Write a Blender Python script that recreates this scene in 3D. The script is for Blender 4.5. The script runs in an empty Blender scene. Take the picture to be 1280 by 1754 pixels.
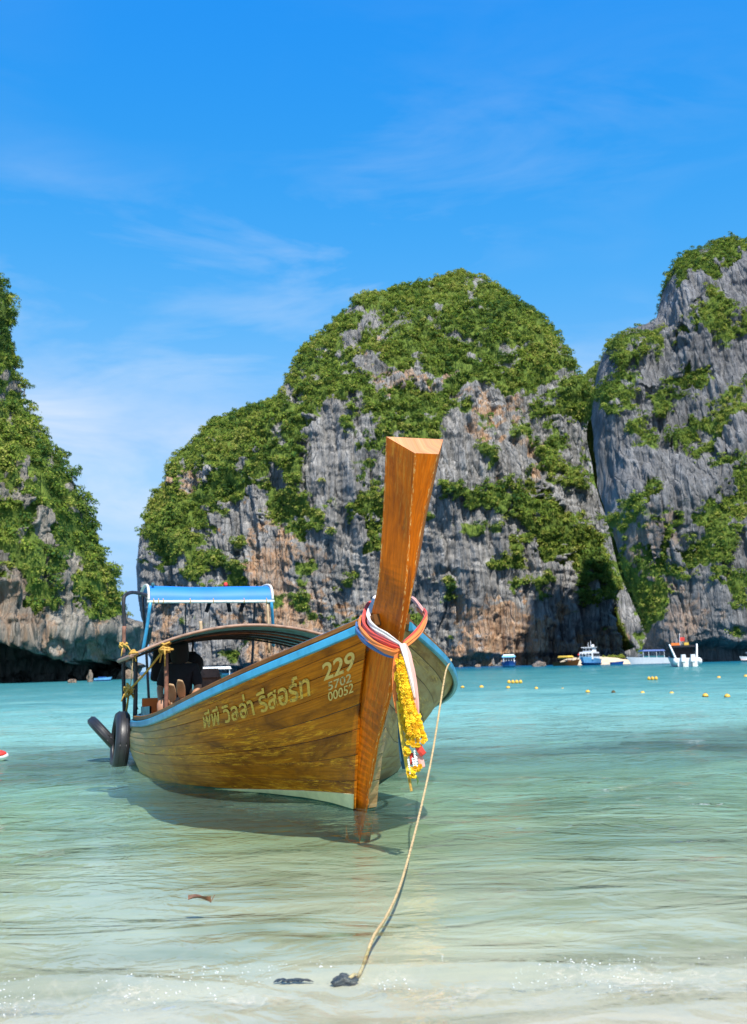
import bpy, bmesh, math, random
import numpy as np
from mathutils import Vector, Matrix

# ------------------------------------------------------------------ camera, world, sun
SC = bpy.context.scene
COL = SC.collection
PITCH, ROLL, CAMH, FPX = math.radians(8.70), math.radians(1.48), 1.0, 1721.0
cam_d = bpy.data.cameras.new('camera')
cam = bpy.data.objects.new('camera', cam_d)
COL.objects.link(cam)
cam_d.sensor_fit = 'VERTICAL'
cam_d.sensor_height = 36.0
cam_d.lens = 36.0 * FPX / 1754.0
cam_d.clip_start = 0.05
cam_d.clip_end = 20000
cam_d.dof.use_dof = True
cam_d.dof.focus_distance = 6.8
cam_d.dof.aperture_fstop = 4.5
_f = np.array([0, math.cos(PITCH), math.sin(PITCH)])
_u = np.array([0, -math.sin(PITCH), math.cos(PITCH)])
_r = np.array([1.0, 0, 0])
_R = _r * math.cos(ROLL) - _u * math.sin(ROLL)
_U = _u * math.cos(ROLL) + _r * math.sin(ROLL)
cam.matrix_world = Matrix(((_R[0], _U[0], -_f[0], 0), (_R[1], _U[1], -_f[1], 0), (_R[2], _U[2], -_f[2], CAMH), (0, 0, 0, 1)))
SC.camera = cam

SUN_EL, SUN_AZ = math.radians(53), math.radians(17)      # azimuth: turned to the right of straight behind the camera
sun_dir = Vector((math.sin(SUN_AZ) * math.cos(SUN_EL), -math.cos(SUN_AZ) * math.cos(SUN_EL), math.sin(SUN_EL)))
sd = bpy.data.lights.new('sun', 'SUN')
sd.energy = 4.0
sd.angle = math.radians(0.53)
sd.color = (1.0, 0.95, 0.87)
sun = bpy.data.objects.new('sun', sd)
COL.objects.link(sun)
sun.rotation_euler = sun_dir.to_track_quat('Z', 'Y').to_euler()

world = bpy.data.worlds.new('World')
SC.world = world
world.use_nodes = True
SC.view_settings.view_transform = 'Standard'
SC.view_settings.look = 'None'
SC.view_settings.exposure = 0.8
SC.view_settings.gamma = 1.0
SC.view_settings.use_curve_mapping = False
SC.cycles.use_denoising = True
SC.cycles.max_bounces = 8
SC.cycles.diffuse_bounces = 3
SC.cycles.glossy_bounces = 3
SC.cycles.transparent_max_bounces = 12
SC.cycles.caustics_reflective = False
SC.cycles.caustics_refractive = False
SC.cycles.sample_clamp_indirect = 4.0


class NT:
    """small helper over a node tree"""
    def __init__(s, nt):
        s.nt = nt
        nt.nodes.clear()

    def n(s, typ, ins=None, **props):
        nd = s.nt.nodes.new(typ)
        for k, v in props.items():
            setattr(nd, k, v)
        for k, v in (ins or {}).items():
            sock = nd.inputs[k]
            if hasattr(v, 'node') and hasattr(v, 'is_output'):
                s.nt.links.new(v, sock)
            else:
                if isinstance(v, tuple) and len(v) == 3 and sock.type == 'RGBA':
                    v = v + (1.0,)
                sock.default_value = v
        return nd

    def math(s, op, a, b=0.0, c=None, clamp=False):
        ins = {0: a, 1: b}
        if c is not None:
            ins[2] = c
        return s.n('ShaderNodeMath', ins, operation=op, use_clamp=clamp).outputs[0]

    def mix(s, f, a, b, mode='MIX'):
        nd = s.n('ShaderNodeMix', {0: f, 6: a, 7: b}, data_type='RGBA', blend_type=mode)
        return nd.outputs[2]

    def ramp(s, f, stops, interp='LINEAR'):
        nd = s.n('ShaderNodeValToRGB', {0: f})
        cr = nd.color_ramp
        cr.interpolation = interp
        while len(cr.elements) > 2:
            cr.elements.remove(cr.elements[-1])
        for i, (p, c) in enumerate(stops):
            e = cr.elements[i] if i < 2 else cr.elements.new(p)
            e.position = p
            e.color = (c[0], c[1], c[2], 1) if not isinstance(c, (int, float)) else (c, c, c, 1)
        return nd.outputs[0]

    def noise(s, vec, scale, detail=4, rough=0.55, dist=0.0, out=0):
        ins = {'Scale': scale, 'Detail': detail, 'Roughness': rough, 'Distortion': dist}
        if vec is not None:
            ins['Vector'] = vec
        return s.n('ShaderNodeTexNoise', ins).outputs[out]

    def mapping(s, vec, scale=(1, 1, 1), loc=(0, 0, 0), rot=(0, 0, 0)):
        return s.n('ShaderNodeMapping', {'Vector': vec, 'Scale': scale, 'Location': loc, 'Rotation': rot}).outputs[0]

    def attr(s, name, out='Fac'):
        return s.n('ShaderNodeAttribute', attribute_name=name).outputs[out]

    def bump(s, h, strength, dist):
        return s.n('ShaderNodeBump', {'Height': h, 'Strength': strength, 'Distance': dist}).outputs[0]


# sky: Nishita, slightly more saturated, with a few thin cirrus streaks
w = NT(world.node_tree)
sky = w.n('ShaderNodeTexSky', sky_type='NISHITA', sun_disc=False, sun_elevation=SUN_EL, sun_rotation=math.pi - SUN_AZ,
          air_density=1.0, dust_density=0.2, ozone_density=2.2, altitude=0.0)
hsv = w.n('ShaderNodeHueSaturation', {'Color': sky.outputs[0], 'Hue': 0.492, 'Saturation': 1.28, 'Value': 1.0})
rgb = w.n('ShaderNodeSeparateColor', {0: hsv.outputs[0]})
s_r = w.math('SMOOTH_MIN', w.math('MULTIPLY', w.math('POWER', rgb.outputs[0], 2.1), 0.93), 1.80, 0.9)
s_g = w.math('SMOOTH_MIN', w.math('MULTIPLY', w.math('POWER', rgb.outputs[1], 0.72), 1.24), 3.2, 0.5)
s_b = w.math('MAXIMUM', w.math('MULTIPLY', w.math('POWER', rgb.outputs[2], 0.17), 3.6), 4.4)
graded = w.n('ShaderNodeCombineColor', {0: s_r, 1: s_g, 2: s_b}).outputs[0]
gen = w.n('ShaderNodeTexCoord').outputs['Generated']
sep = w.n('ShaderNodeSeparateXYZ', {0: gen})
c1 = w.noise(w.mapping(gen, (2.2, 2.2, 9.0), (8.62, 3.4, 0.9), (0.0, 0.25, 0.0)), 1.6, 7, 0.58, 0.5)
c2 = w.noise(w.mapping(gen, (1.0, 1.0, 2.2), (2.345, 3.4, 0.7)), 2.3, 2, 0.5)
cl = w.math('MULTIPLY', w.ramp(c1, [(0.44, 0.0), (0.74, 1.0)]), w.ramp(c2, [(0.38, 0.0), (0.62, 1.0)]))
low = w.ramp(sep.outputs[2], [(0.0, 1.0), (0.33, 1.0), (0.44, 0.42), (0.54, 0.07)])
cl = w.math('MULTIPLY', w.math('MULTIPLY', cl, low), 0.74, clamp=True)
skyc = w.mix(cl, graded, (3.9, 4.3, 4.8))
bg = w.n('ShaderNodeBackground', {'Color': skyc, 'Strength': 0.12})
w.n('ShaderNodeOutputWorld', {'Surface': bg.outputs[0]})

# ------------------------------------------------------------------ helpers
rng = np.random.default_rng(7)


def _hash(ix, iy, iz, seed):
    h = (ix.astype(np.int64) * 374761393 + iy.astype(np.int64) * 668265263 + iz.astype(np.int64) * 2147483647 + seed * 974634541) & 0xFFFFFFFF
    h = ((h ^ (h >> 13)) * 1274126177) & 0xFFFFFFFF
    h = ((h ^ (h >> 16)) * 2246822519) & 0xFFFFFFFF
    h = h ^ (h >> 15)
    return (h & 0xFFFFFF).astype(np.float64) / 8388607.5 - 1.0


def vn(x, y, z=0.0, seed=0):
    x, y, z = np.broadcast_arrays(np.asarray(x, float), np.asarray(y, float), np.asarray(z, float))
    ix, iy, iz = np.floor(x), np.floor(y), np.floor(z)
    fx, fy, fz = x - ix, y - iy, z - iz
    fx, fy, fz = (t * t * t * (t * (t * 6 - 15) + 10) for t in (fx, fy, fz))
    ix, iy, iz = ix.astype(np.int64), iy.astype(np.int64), iz.astype(np.int64)
    r = 0
    for dx in (0, 1):
        wx = fx if dx else 1 - fx
        for dy in (0, 1):
            wy = fy if dy else 1 - fy
            for dz in (0, 1):
                wz = fz if dz else 1 - fz
                r = r + wx * wy * wz * _hash(ix + dx, iy + dy, iz + dz, seed)
    return r


def fbm(x, y, z=0.0, octv=4, seed=0, gain=0.5):
    a, r, s = 1.0, 0, 1.0
    for k in range(octv):
        r = r + a * vn(x * s + k * 17.3, y * s - k * 9.1, np.asarray(z) * s + k * 3.7, seed + k)
        a *= gain
        s *= 2.03
    return r


def sst(a, b, x):
    t = np.clip((np.asarray(x, float) - a) / (b - a), 0, 1)
    return t * t * (3 - 2 * t)


def tag(o, label=None, cat=None, group=None, kind=None):
    if label:
        o['label'] = label
    if cat:
        o['category'] = cat
    if group:
        o['group'] = group
    if kind:
        o['kind'] = kind
    return o


def link(name, me, parent=None):
    o = bpy.data.objects.new(name, me)
    COL.objects.link(o)
    if parent is not None:
        o.parent = parent
    return o


def empty(name, loc=(0, 0, 0), rz=0.0):
    o = bpy.data.objects.new(name, None)
    COL.objects.link(o)
    o.location = loc
    o.rotation_euler = (0, 0, rz)
    o.empty_display_size = 0.2
    return o


def mesh(name, V, Fc, mat=None, smooth=False, uv=None, attrs=None):
    """V (n,3); Fc a list of tuples or an int array (m,k)"""
    me = bpy.data.meshes.new(name)
    V = np.asarray(V, float)
    if isinstance(Fc, np.ndarray):
        m, k = Fc.shape
        me.vertices.add(len(V))
        me.vertices.foreach_set('co', V.astype(np.float32).ravel())
        me.loops.add(m * k)
        me.loops.foreach_set('vertex_index', Fc.astype(np.int32).ravel())
        me.polygons.add(m)
        me.polygons.foreach_set('loop_start', np.arange(0, m * k, k, dtype=np.int32))
        me.update(calc_edges=True)
    else:
        me.from_pydata([tuple(v) for v in V], [], [tuple(int(i) for i in f) for f in Fc])
        me.update()
    if smooth:
        me.polygons.foreach_set('use_smooth', np.ones(len(me.polygons), dtype=bool))
    if uv is not None:
        lay = me.uv_layers.new(name='UVMap')
        li = np.empty(len(me.loops), dtype=np.int32)
        me.loops.foreach_get('vertex_index', li)
        lay.data.foreach_set('uv', np.asarray(uv, np.float32)[li].ravel())
    for k_, v_ in (attrs or {}).items():
        at = me.attributes.new(k_, 'FLOAT', 'POINT')
        at.data.foreach_set('value', np.asarray(v_, np.float32).ravel())
    if mat:
        me.materials.append(mat)
    return me


def grid_faces(nu, nv, closed_u=False):
    """index (u,v) -> u*nv+v"""
    U = np.arange(nu if closed_u else nu - 1)
    A, B = np.meshgrid(U, np.arange(nv - 1), indexing='ij')
    A, B = A.ravel(), B.ravel()
    A2 = (A + 1) % nu
    return np.stack([A * nv + B, A2 * nv + B, A2 * nv + B + 1, A * nv + B + 1], 1)


class MB:
    """collects simple solids and builds ONE mesh object"""
    def __init__(s):
        s.V, s.F = [], []

    def add(s, V, Fc):
        o = len(s.V)
        s.V += [tuple(map(float, v)) for v in V]
        s.F += [tuple(int(i) + o for i in f) for f in Fc]
        return s

    def box(s, c, d, rz=0.0, taper=1.0):
        c = np.array(c, float)
        cs, sn = math.cos(rz), math.sin(rz)
        V = []
        for sz in (-1, 1):
            k = taper if sz > 0 else 1.0
            for sx, sy in ((-1, -1), (1, -1), (1, 1), (-1, 1)):
                x, y = sx * d[0] / 2 * k, sy * d[1] / 2 * k
                V.append((c[0] + x * cs - y * sn, c[1] + x * sn + y * cs, c[2] + sz * d[2] / 2))
        return s.add(V, [(3, 2, 1, 0), (4, 5, 6, 7), (0, 1, 5, 4), (1, 2, 6, 5), (2, 3, 7, 6), (3, 0, 4, 7)])

    def tube(s, P, r, n=8, squash=1.0):
        V, Fc = tube_vf(P, r, n, squash)
        return s.add(V, Fc)

    def ell(s, c, r, nu=12, nv=8, fn=None):
        V = [(c[0], c[1], c[2] - r[2])]
        for j in range(1, nv):
            th = math.pi * j / nv
            for i in range(nu):
                ph = 2 * math.pi * i / nu
                k = fn(ph, th) if fn else 1.0
                V.append((c[0] + k * r[0] * math.sin(th) * math.cos(ph), c[1] + k * r[1] * math.sin(th) * math.sin(ph), c[2] - k * r[2] * math.cos(th)))
        V.append((c[0], c[1], c[2] + r[2]))
        Fc = []
        for i in range(nu):
            Fc.append((0, 1 + (i + 1) % nu, 1 + i))
            for j in range(nv - 2):
                a = 1 + j * nu
                Fc.append((a + i, a + (i + 1) % nu, a + nu + (i + 1) % nu, a + nu + i))
            Fc.append((1 + (nv - 2) * nu + i, 1 + (nv - 2) * nu + (i + 1) % nu, len(V) - 1))
        return s.add(V, Fc)

    def build(s, name, mat, parent=None, smooth=False):
        return link(name, mesh(name, s.V, s.F, mat, smooth), parent)


def frames(P):
    P = np.asarray(P, float)
    T = np.gradient(P, axis=0)
    T /= np.linalg.norm(T, axis=1)[:, None] + 1e-12
    A = np.zeros_like(P)
    up = np.array([0, 0, 1.0]) if abs(T[0, 2]) < 0.9 else np.array([1.0, 0, 0])
    a = np.cross(T[0], up)
    a /= np.linalg.norm(a)
    for i in range(len(P)):
        a = a - T[i] * (a @ T[i])
        a /= np.linalg.norm(a) + 1e-12
        A[i] = a
    return P, T, A, np.cross(T, A)


def tube_vf(P, r, n=8, squash=1.0):
    P, T, A, B = frames(P)
    r = np.broadcast_to(np.asarray(r, float), (len(P),))
    V = []
    for i in range(len(P)):
        for k in range(n):
            t = 2 * math.pi * k / n
            V.append(P[i] + A[i] * math.cos(t) * r[i] + B[i] * math.sin(t) * r[i] * squash)
    Fc = [(i * n + k, i * n + (k + 1) % n, (i + 1) * n + (k + 1) % n, (i + 1) * n + k) for i in range(len(P) - 1) for k in range(n)]
    Fc += [tuple(range(n - 1, -1, -1)), tuple((len(P) - 1) * n + k for k in range(n))]
    return V, Fc


def spline(pts, n=40):
    P = np.asarray(pts, float)
    P = np.vstack([2 * P[0] - P[1], P, 2 * P[-1] - P[-2]])
    out = []
    m = len(P) - 3
    for t in np.linspace(0, m, n):
        i = min(int(t), m - 1)
        u = t - i
        a, b, c, d = P[i:i + 4]
        out.append(0.5 * (2 * b + (c - a) * u + (2 * a - 5 * b + 4 * c - d) * u * u + (3 * b - a - 3 * c + d) * u ** 3))
    return np.array(out)


def new_mat(name):
    m = bpy.data.materials.new(name)
    m.use_nodes = True
    return m, NT(m.node_tree)


def pbr(nt, col, rough=0.6, normal=None, **kw):
    ins = {'Base Color': col, 'Roughness': rough}
    if normal is not None:
        ins['Normal'] = normal
    ins.update(kw)
    b = nt.n('ShaderNodeBsdfPrincipled', ins)
    nt.n('ShaderNodeOutputMaterial', {'Surface': b.outputs[0]})
    return b


def simple_mat(name, col, rough=0.6, var=0.25, scale=6.0, bump=0.15, bdist=0.01, metallic=0.0, coat=0.0, dark=None):
    m, t = new_mat(name)
    co = t.n('ShaderNodeTexCoord').outputs['Object']
    n1 = t.noise(co, scale, 5, 0.6)
    d = dark or tuple(c * (1 - var * 1.4) for c in col)
    l = tuple(min(1, c * (1 + var * 0.5)) for c in col)
    c = t.ramp(n1, [(0.3, d), (0.55, col), (0.8, l)])
    n2 = t.noise(co, scale * 7, 3, 0.6)
    pbr(t, c, rough, t.bump(n2, bump, bdist), Metallic=metallic, **{'Coat Weight': coat})
    return m


# ------------------------------------------------------------------ materials of the boat
def wood_mat(name, base, dark, gold, rough=0.36, pale=None, coat=0.25, scuff=0.5, edges=None):
    """varnished, worn timber; UV = metres along the grain, metres across"""
    m, t = new_mat(name)
    uv = t.n('ShaderNodeTexCoord').outputs['UV']
    rnd = t.n('ShaderNodeObjectInfo').outputs['Random']
    off = t.n('ShaderNodeCombineXYZ', {0: t.math('MULTIPLY', rnd, 37.0), 1: t.math('MULTIPLY', rnd, 11.0), 2: 0.0}).outputs[0]
    v = t.n('ShaderNodeVectorMath', {0: uv, 1: off}, operation='ADD').outputs[0]
    grain = t.noise(t.mapping(v, (3.0, 60.0, 1.0)), 1.0, 5, 0.65, 0.6)
    fine = t.noise(t.mapping(v, (14.0, 240.0, 1.0)), 1.0, 3, 0.6)
    blot = t.noise(t.mapping(v, (2.2, 5.0, 1.0)), 1.0, 5, 0.62, 0.7)
    c = t.ramp(blot, [(0.30, dark), (0.50, base), (0.72, tuple(min(1, x * 1.35) for x in base))])
    c = t.mix(t.math('MULTIPLY', t.ramp(grain, [(0.42, 0.0), (0.66, 1.0)]), 0.55), c, dark)
    # worn golden scuffs running along the grain
    sc = t.noise(t.mapping(v, (5.0, 42.0, 1.0)), 1.0, 7, 0.78, 1.2)
    zone = t.noise(t.mapping(v, (0.9, 6.0, 1.0), (4.0, 2.0, 0)), 1.0, 3, 0.5, 0.4)
    s_f = t.math('MULTIPLY', t.ramp(sc, [(0.50, 0.0), (0.62, 1.0)]), t.ramp(zone, [(0.47, 0.0), (0.58, 1.0)]))
    c = t.mix(t.math('MULTIPLY', s_f, scuff), c, gold)
    if pale and 'bleached' in name:
        c = t.mix(t.math('MULTIPLY', t.ramp(blot, [(0.40, 0.15), (0.62, 0.85)]), 0.8), c, pale)
    if pale:      # bleached after part of the hull, with bounce off the water painted in
        pn = t.math('ADD', t.n('ShaderNodeSeparateXYZ', {0: uv}).outputs[0], t.math('MULTIPLY', t.math('SUBTRACT', blot, 0.5), 2.0))
        pf = t.math('MULTIPLY', t.ramp(t.math('DIVIDE', pn, 8.0), [(0.22, 0.0), (0.50, 1.0)]), 0.75)
        c = t.mix(pf, c, t.mix(grain, pale, tuple(x * 0.7 for x in pale)))
    if edges:     # chipped corners and short pale scratches
        vv = t.n('ShaderNodeSeparateXYZ', {0: uv}).outputs[1]
        chip = t.ramp(t.noise(t.mapping(uv, (26.0, 60.0, 1.0)), 1.0, 4, 0.7), [(0.50, 0.0), (0.60, 1.0)])
        for e_ in edges:
            near = t.math('SUBTRACT', 1.0, t.math('MULTIPLY', t.math('ABSOLUTE', t.math('SUBTRACT', vv, e_)), 60.0), clamp=True)
            c = t.mix(t.math('MULTIPLY', t.math('MULTIPLY', near, chip), 0.9, clamp=True), c, (0.86, 0.62, 0.24))
        for k_, (rx, sc_) in enumerate(((0.5, (70.0, 9.0, 1.0)), (-0.9, (60.0, 7.0, 1.0)))):
            sn = t.noise(t.mapping(uv, sc_, (k_ * 3.3, 1.0, 0), (0, 0, rx)), 1.0, 2, 0.5)
            z2 = t.noise(t.mapping(uv, (4.0, 6.0, 1.0), (k_ * 5.0, 2.0, 0)), 1.0, 2, 0.5)
            sf2 = t.math('MULTIPLY', t.ramp(sn, [(0.74, 0.0), (0.79, 1.0)]), t.ramp(z2, [(0.60, 0.0), (0.66, 1.0)]))
            c = t.mix(t.math('MULTIPLY', sf2, 0.7), c, gold)
        st_ = t.ramp(t.noise(t.mapping(uv, (2.2, 11.0, 1.0), (7.0, 3.0, 0)), 1.0, 5, 0.65, 0.8), [(0.55, 0.0), (0.70, 1.0)])
        c = t.mix(t.math('MULTIPLY', st_, 0.75), c, (0.10, 0.03, 0.012))
    b = t.bump(t.math('ADD', grain, t.math('MULTIPLY', fine, 0.5)), 0.22, 0.006)
    rr = t.ramp(t.math('ADD', t.math('MULTIPLY', blot, 0.6), t.math('MULTIPLY', s_f, 0.4)), [(0.2, rough - 0.08), (0.7, rough + 0.25)])
    pbr(t, c, rr, b, **{'Coat Weight': coat, 'Coat Roughness': 0.2, 'Specular IOR Level': 0.14})
    return m


M = {}
M['plank'] = wood_mat('hull_plank_wood', (0.50, 0.150, 0.005), (0.15, 0.036, 0.002), (0.95, 0.41, 0.03), rough=0.5, coat=0.08, pale=(0.46, 0.38, 0.18), scuff=1.0)
M['stem'] = wood_mat('stem_varnished_wood', (0.64, 0.142, 0.001), (0.31, 0.058, 0.001), (0.85, 0.52, 0.10), rough=0.45, coat=0.06, scuff=0.28, edges=(0.0, 0.25, 0.41, 0.66))
M['plankr'] = wood_mat('bleached_hull_plank_wood', (0.36, 0.17, 0.045), (0.16, 0.07, 0.02), (0.78, 0.50, 0.14), rough=0.55, coat=0.0, pale=(0.44, 0.38, 0.24), scuff=0.9)
M['stemtop'] = wood_mat('end_grain_wood', (0.60, 0.27, 0.13), (0.38, 0.14, 0.06), (0.75, 0.42, 0.12), rough=0.6, coat=0.0, scuff=0.4)
M['brown'] = wood_mat('brown_cap_wood', (0.21, 0.088, 0.022), (0.09, 0.035, 0.01), (0.42, 0.24, 0.07), rough=0.5, coat=0.1, scuff=0.5)
M['dark'] = simple_mat('dark_shell_wood', (0.035, 0.018, 0.008), 0.7)
M['blue'] = simple_mat('blue_rail_paint', (0.040, 0.30, 0.52), 0.38, 0.25, 9, 0.12, 0.004, coat=0.2)
M['teal'] = simple_mat('teal_board_paint', (0.02, 0.13, 0.16), 0.5, 0.5, 8)
M['tarp'] = simple_mat('blue_tarpaulin', (0.015, 0.19, 0.62), 0.55, 0.10, 3, 0.1, 0.004)
M['pipe'] = simple_mat('white_pipe_paint', (0.72, 0.70, 0.64), 0.45, 0.25, 14)
M['darkpole'] = simple_mat('dark_weathered_pole', (0.030, 0.026, 0.030), 0.6, 0.6, 10)
M['rustpole'] = simple_mat('rusty_brown_post', (0.24, 0.10, 0.06), 0.7, 0.4, 12)
M['rubber'] = simple_mat('black_rubber', (0.022, 0.022, 0.026), 0.42, 0.35, 9, 0.2, 0.005)
M['rope'] = simple_mat('tan_rope_fibre', (0.55, 0.40, 0.20), 0.85, 0.35, 60, 0.5, 0.004)
M['yrope'] = simple_mat('yellow_rope_fibre', (0.62, 0.36, 0.07), 0.85, 0.35, 60, 0.5, 0.004)
M['awning'] = simple_mat('brown_awning_edge', (0.36, 0.22, 0.15), 0.7, 0.4, 9)
M['awnunder'] = simple_mat('teal_awning_lining', (0.10, 0.42, 0.55), 0.6, 0.4, 5)
M['white'] = simple_mat('white_gelcoat', (0.78, 0.79, 0.80), 0.35, 0.08, 2)
M['cream'] = simple_mat('cream_boot_stripe_paint', (0.86, 0.76, 0.42), 0.5, 0.12, 14)
M['antifoul'] = simple_mat('green_antifouling', (0.008, 0.085, 0.055), 0.7, 0.5, 5)
M['black'] = simple_mat('black_cloth', (0.006, 0.006, 0.010), 0.9, 0.4, 10)
M['glass'] = simple_mat('dark_window_glass', (0.015, 0.02, 0.03), 0.08, 0.2, 3, 0.0)
M['navy'] = simple_mat('navy_blue_paint', (0.012, 0.07, 0.28), 0.4, 0.2, 2)
M['ltblue'] = simple_mat('light_blue_paint', (0.18, 0.48, 0.75), 0.4, 0.15, 2)
M['yellow'] = simple_mat('yellow_canopy_cloth', (0.72, 0.46, 0.06), 0.6, 0.15, 2)
M['red'] = simple_mat('red_cloth', (0.65, 0.04, 0.03), 0.7, 0.2, 4)
M['orange'] = simple_mat('orange_cloth', (0.80, 0.20, 0.03), 0.7, 0.2, 4)
M['skin'] = simple_mat('skin', (0.42, 0.21, 0.12), 0.5, 0.12, 8, 0.05)
M['hair'] = simple_mat('black_hair', (0.004, 0.004, 0.004), 0.9, 0.3, 20)
M['palewood'] = simple_mat('pale_paddle_wood', (0.55, 0.36, 0.20), 0.5, 0.2, 9)
M['leafbrown'] = simple_mat('dry_leaf', (0.20, 0.085, 0.04), 0.6, 0.5, 30)
M['buoy'] = simple_mat('yellow_buoy_plastic', (0.78, 0.44, 0.05), 0.45, 0.2, 8)
M['buoydark'] = simple_mat('weedy_buoy_bottom', (0.10, 0.075, 0.025), 0.8, 0.5, 20)


def paint_mat(name, col, miss):
    m, t = new_mat(name)
    co = t.n('ShaderNodeTexCoord').outputs['Object']
    n1 = t.noise(co, 38, 6, 0.7)
    n2 = t.noise(co, 9, 4, 0.6)
    f = t.math('MULTIPLY', t.ramp(n1, [(miss, 1.0), (miss + 0.14, 0.25)]), 1.0)
    c = t.mix(f, t.mix(n2, col, tuple(x * 0.72 for x in col)), (0.22, 0.095, 0.02))
    pbr(t, c, 0.5)
    return m


M['letter'] = paint_mat('worn_gold_lettering_paint', (1.0, 0.60, 0.10), 0.37)
M['digit'] = paint_mat('worn_cream_number_paint', (1.0, 0.70, 0.22), 0.30)
M['faded'] = paint_mat('faded_number_paint', (0.85, 0.68, 0.32), 0.36)

# ------------------------------------------------------------------ where things lie
F0 = np.array([0.0, 0.0, CAMH])


def ony(px, py, Y):
    """point at distance Y along the sight line through a place in the photograph (used to take measurements)"""
    d = _f + np.multiply.outer((np.asarray(px, float) - 640) / FPX, _R) - np.multiply.outer((np.asarray(py, float) - 877) / FPX, _U)
    return F0 + d * (np.asarray(Y, float) / d[..., 1])[..., None]


def onz(px, py, z=0.0):
    d = _f + (px - 640) / FPX * _R - (py - 877) / FPX * _U
    return F0 + d * ((z - CAMH) / d[2])


def to_px(P):
    d = np.asarray(P, float) - F0
    k = d @ _f
    return 640 + FPX * (d @ _R) / k, 877 - FPX * (d @ _U) / k


def sand_z(x, y):
    y = np.asarray(y, float)
    z = np.interp(y, [-400, -20, 0, 3.08, 5, 7.4, 9, 11, 14, 25, 60, 120, 200, 320, 1000, 9000],
                  [6.0, 1.0, 0.16, -0.012, -0.080, -0.24, -0.315, -0.37, -0.48, -1.1, -2.5, -3.6, -6.5, -12, -30, -40])
    amp = np.interp(y, [0, 3, 6, 15, 60], [0.004, 0.004, 0.02, 0.10, 0.45])
    return z + amp * fbm(x * 0.55, y * 0.8, 0.0, 3, 91)


def fan(ys, nx, k0, k1):
    U = np.linspace(-1, 1, nx)
    U = 0.55 * U + 0.45 * U ** 3
    X = U[None, :] * (k0 + k1 * ys[:, None])
    Y = np.broadcast_to(ys[:, None], X.shape)
    return X.ravel(), Y.ravel()


# --- seabed and beach: one sheet
ys = np.concatenate([np.linspace(-300, 1.5, 60), np.exp(np.linspace(math.log(1.55), math.log(7000), 330))])
gx, gy = fan(np.maximum(ys, -1e9), 200, 9, 0.0)
gx = gx * (1 + np.abs(gy) * 0.14)
gz = sand_z(gx, gy)
m, t = new_mat('sand')
pos = t.n('ShaderNodeNewGeometry').outputs['Position']
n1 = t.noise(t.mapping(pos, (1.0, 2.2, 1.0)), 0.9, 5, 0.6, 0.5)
n2 = t.noise(pos, 170, 3, 0.7)
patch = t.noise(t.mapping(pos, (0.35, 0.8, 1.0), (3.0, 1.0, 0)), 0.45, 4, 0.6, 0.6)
c = t.ramp(n1, [(0.36, (0.36, 0.34, 0.22)), (0.50, (0.54, 0.485, 0.355)), (0.64, (0.655, 0.565, 0.41))])  # shading from the waves put into the sand colour as olive-dark ripples
c = t.mix(t.math('MULTIPLY', t.ramp(n2, [(0.35, 0.0), (0.7, 1.0)]), 0.25), c, (0.33, 0.25, 0.16))
yy = t.n('ShaderNodeSeparateXYZ', {0: pos}).outputs[1]
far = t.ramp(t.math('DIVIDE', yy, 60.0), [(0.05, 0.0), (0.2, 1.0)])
c = t.mix(t.math('MULTIPLY', t.ramp(patch, [(0.50, 0.0), (0.66, 1.0)]), t.math('MULTIPLY', far, 0.75)), c, (0.10, 0.11, 0.05))  # dark seabed patches, doubling as painted dark faces of the ripples
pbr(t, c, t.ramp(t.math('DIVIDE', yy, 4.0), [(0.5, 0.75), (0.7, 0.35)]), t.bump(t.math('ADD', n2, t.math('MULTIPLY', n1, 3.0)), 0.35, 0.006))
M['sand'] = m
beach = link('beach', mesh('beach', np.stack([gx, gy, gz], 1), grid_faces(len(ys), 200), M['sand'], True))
tag(beach, 'pale wet sand of the beach shelving down under the clear water', 'beach', None, 'structure')

# --- water sheet
ys = np.exp(np.linspace(math.log(2.6), math.log(7000), 620))
NX = 360
wx, wy = fan(ys, NX, 7.0, 0.62)
depth = np.clip(-sand_z(wx, wy), 0, None)
a_near = np.interp(wy, [2.6, 4.0, 7, 15, 40, 200], [0.15, 0.55, 0.9, 1.2, 1.5, 0.0])
skew = wx + 0.35 * wy
wz = 0.034 * fbm(skew * 0.42, wy * 0.9, 0.0, 2, 11) + 0.009 * fbm(wx * 1.5 - 0.5 * wy, wy * 2.2, 0.0, 2, 12)
wz = wz * a_near
yc = 3.44 + 0.05 * vn(wx * 0.8, 0.0, 0.0, 5) + 0.02 * vn(wx * 3.1, 1.0, 0.0, 6)
u = (wy - yc)
lip = 0.034 * np.where(u < 0, np.exp(-(u / 0.055) ** 2), np.exp(-(u / 0.16) ** 2)) * (0.75 + 0.35 * vn(wx * 2.0, 3.0, 0.0, 8))
chop = 0.010 * fbm(wx * 9, wy * 13, 0.0, 3, 21) * np.exp(-((wy - 3.32) / 0.17) ** 2)
wz = wz + lip + chop
foam = np.exp(-((wy - 3.30) / 0.15) ** 2) * (0.55 + 0.6 * fbm(wx * 5, wy * 8, 0.0, 4, 31)) + 0.6 * np.exp(-((wy - 2.95) / 0.06) ** 2) * (0.4 + 0.6 * vn(wx * 3, wy * 9, 0.0, 33))
foam = np.clip(foam, 0, 1)
m, t = new_mat('sea_water')
pos = t.n('ShaderNodeNewGeometry').outputs['Position']
d = t.attr('depth')
fo = t.attr('foam')
yy = t.n('ShaderNodeSeparateXYZ', {0: pos}).outputs[1]
w1 = t.noise(t.mapping(pos, (1.0, 2.0, 1.0), (0, 0, 0), (0, 0, 0.2)), 1.1, 3, 0.5, 0.9)
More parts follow.
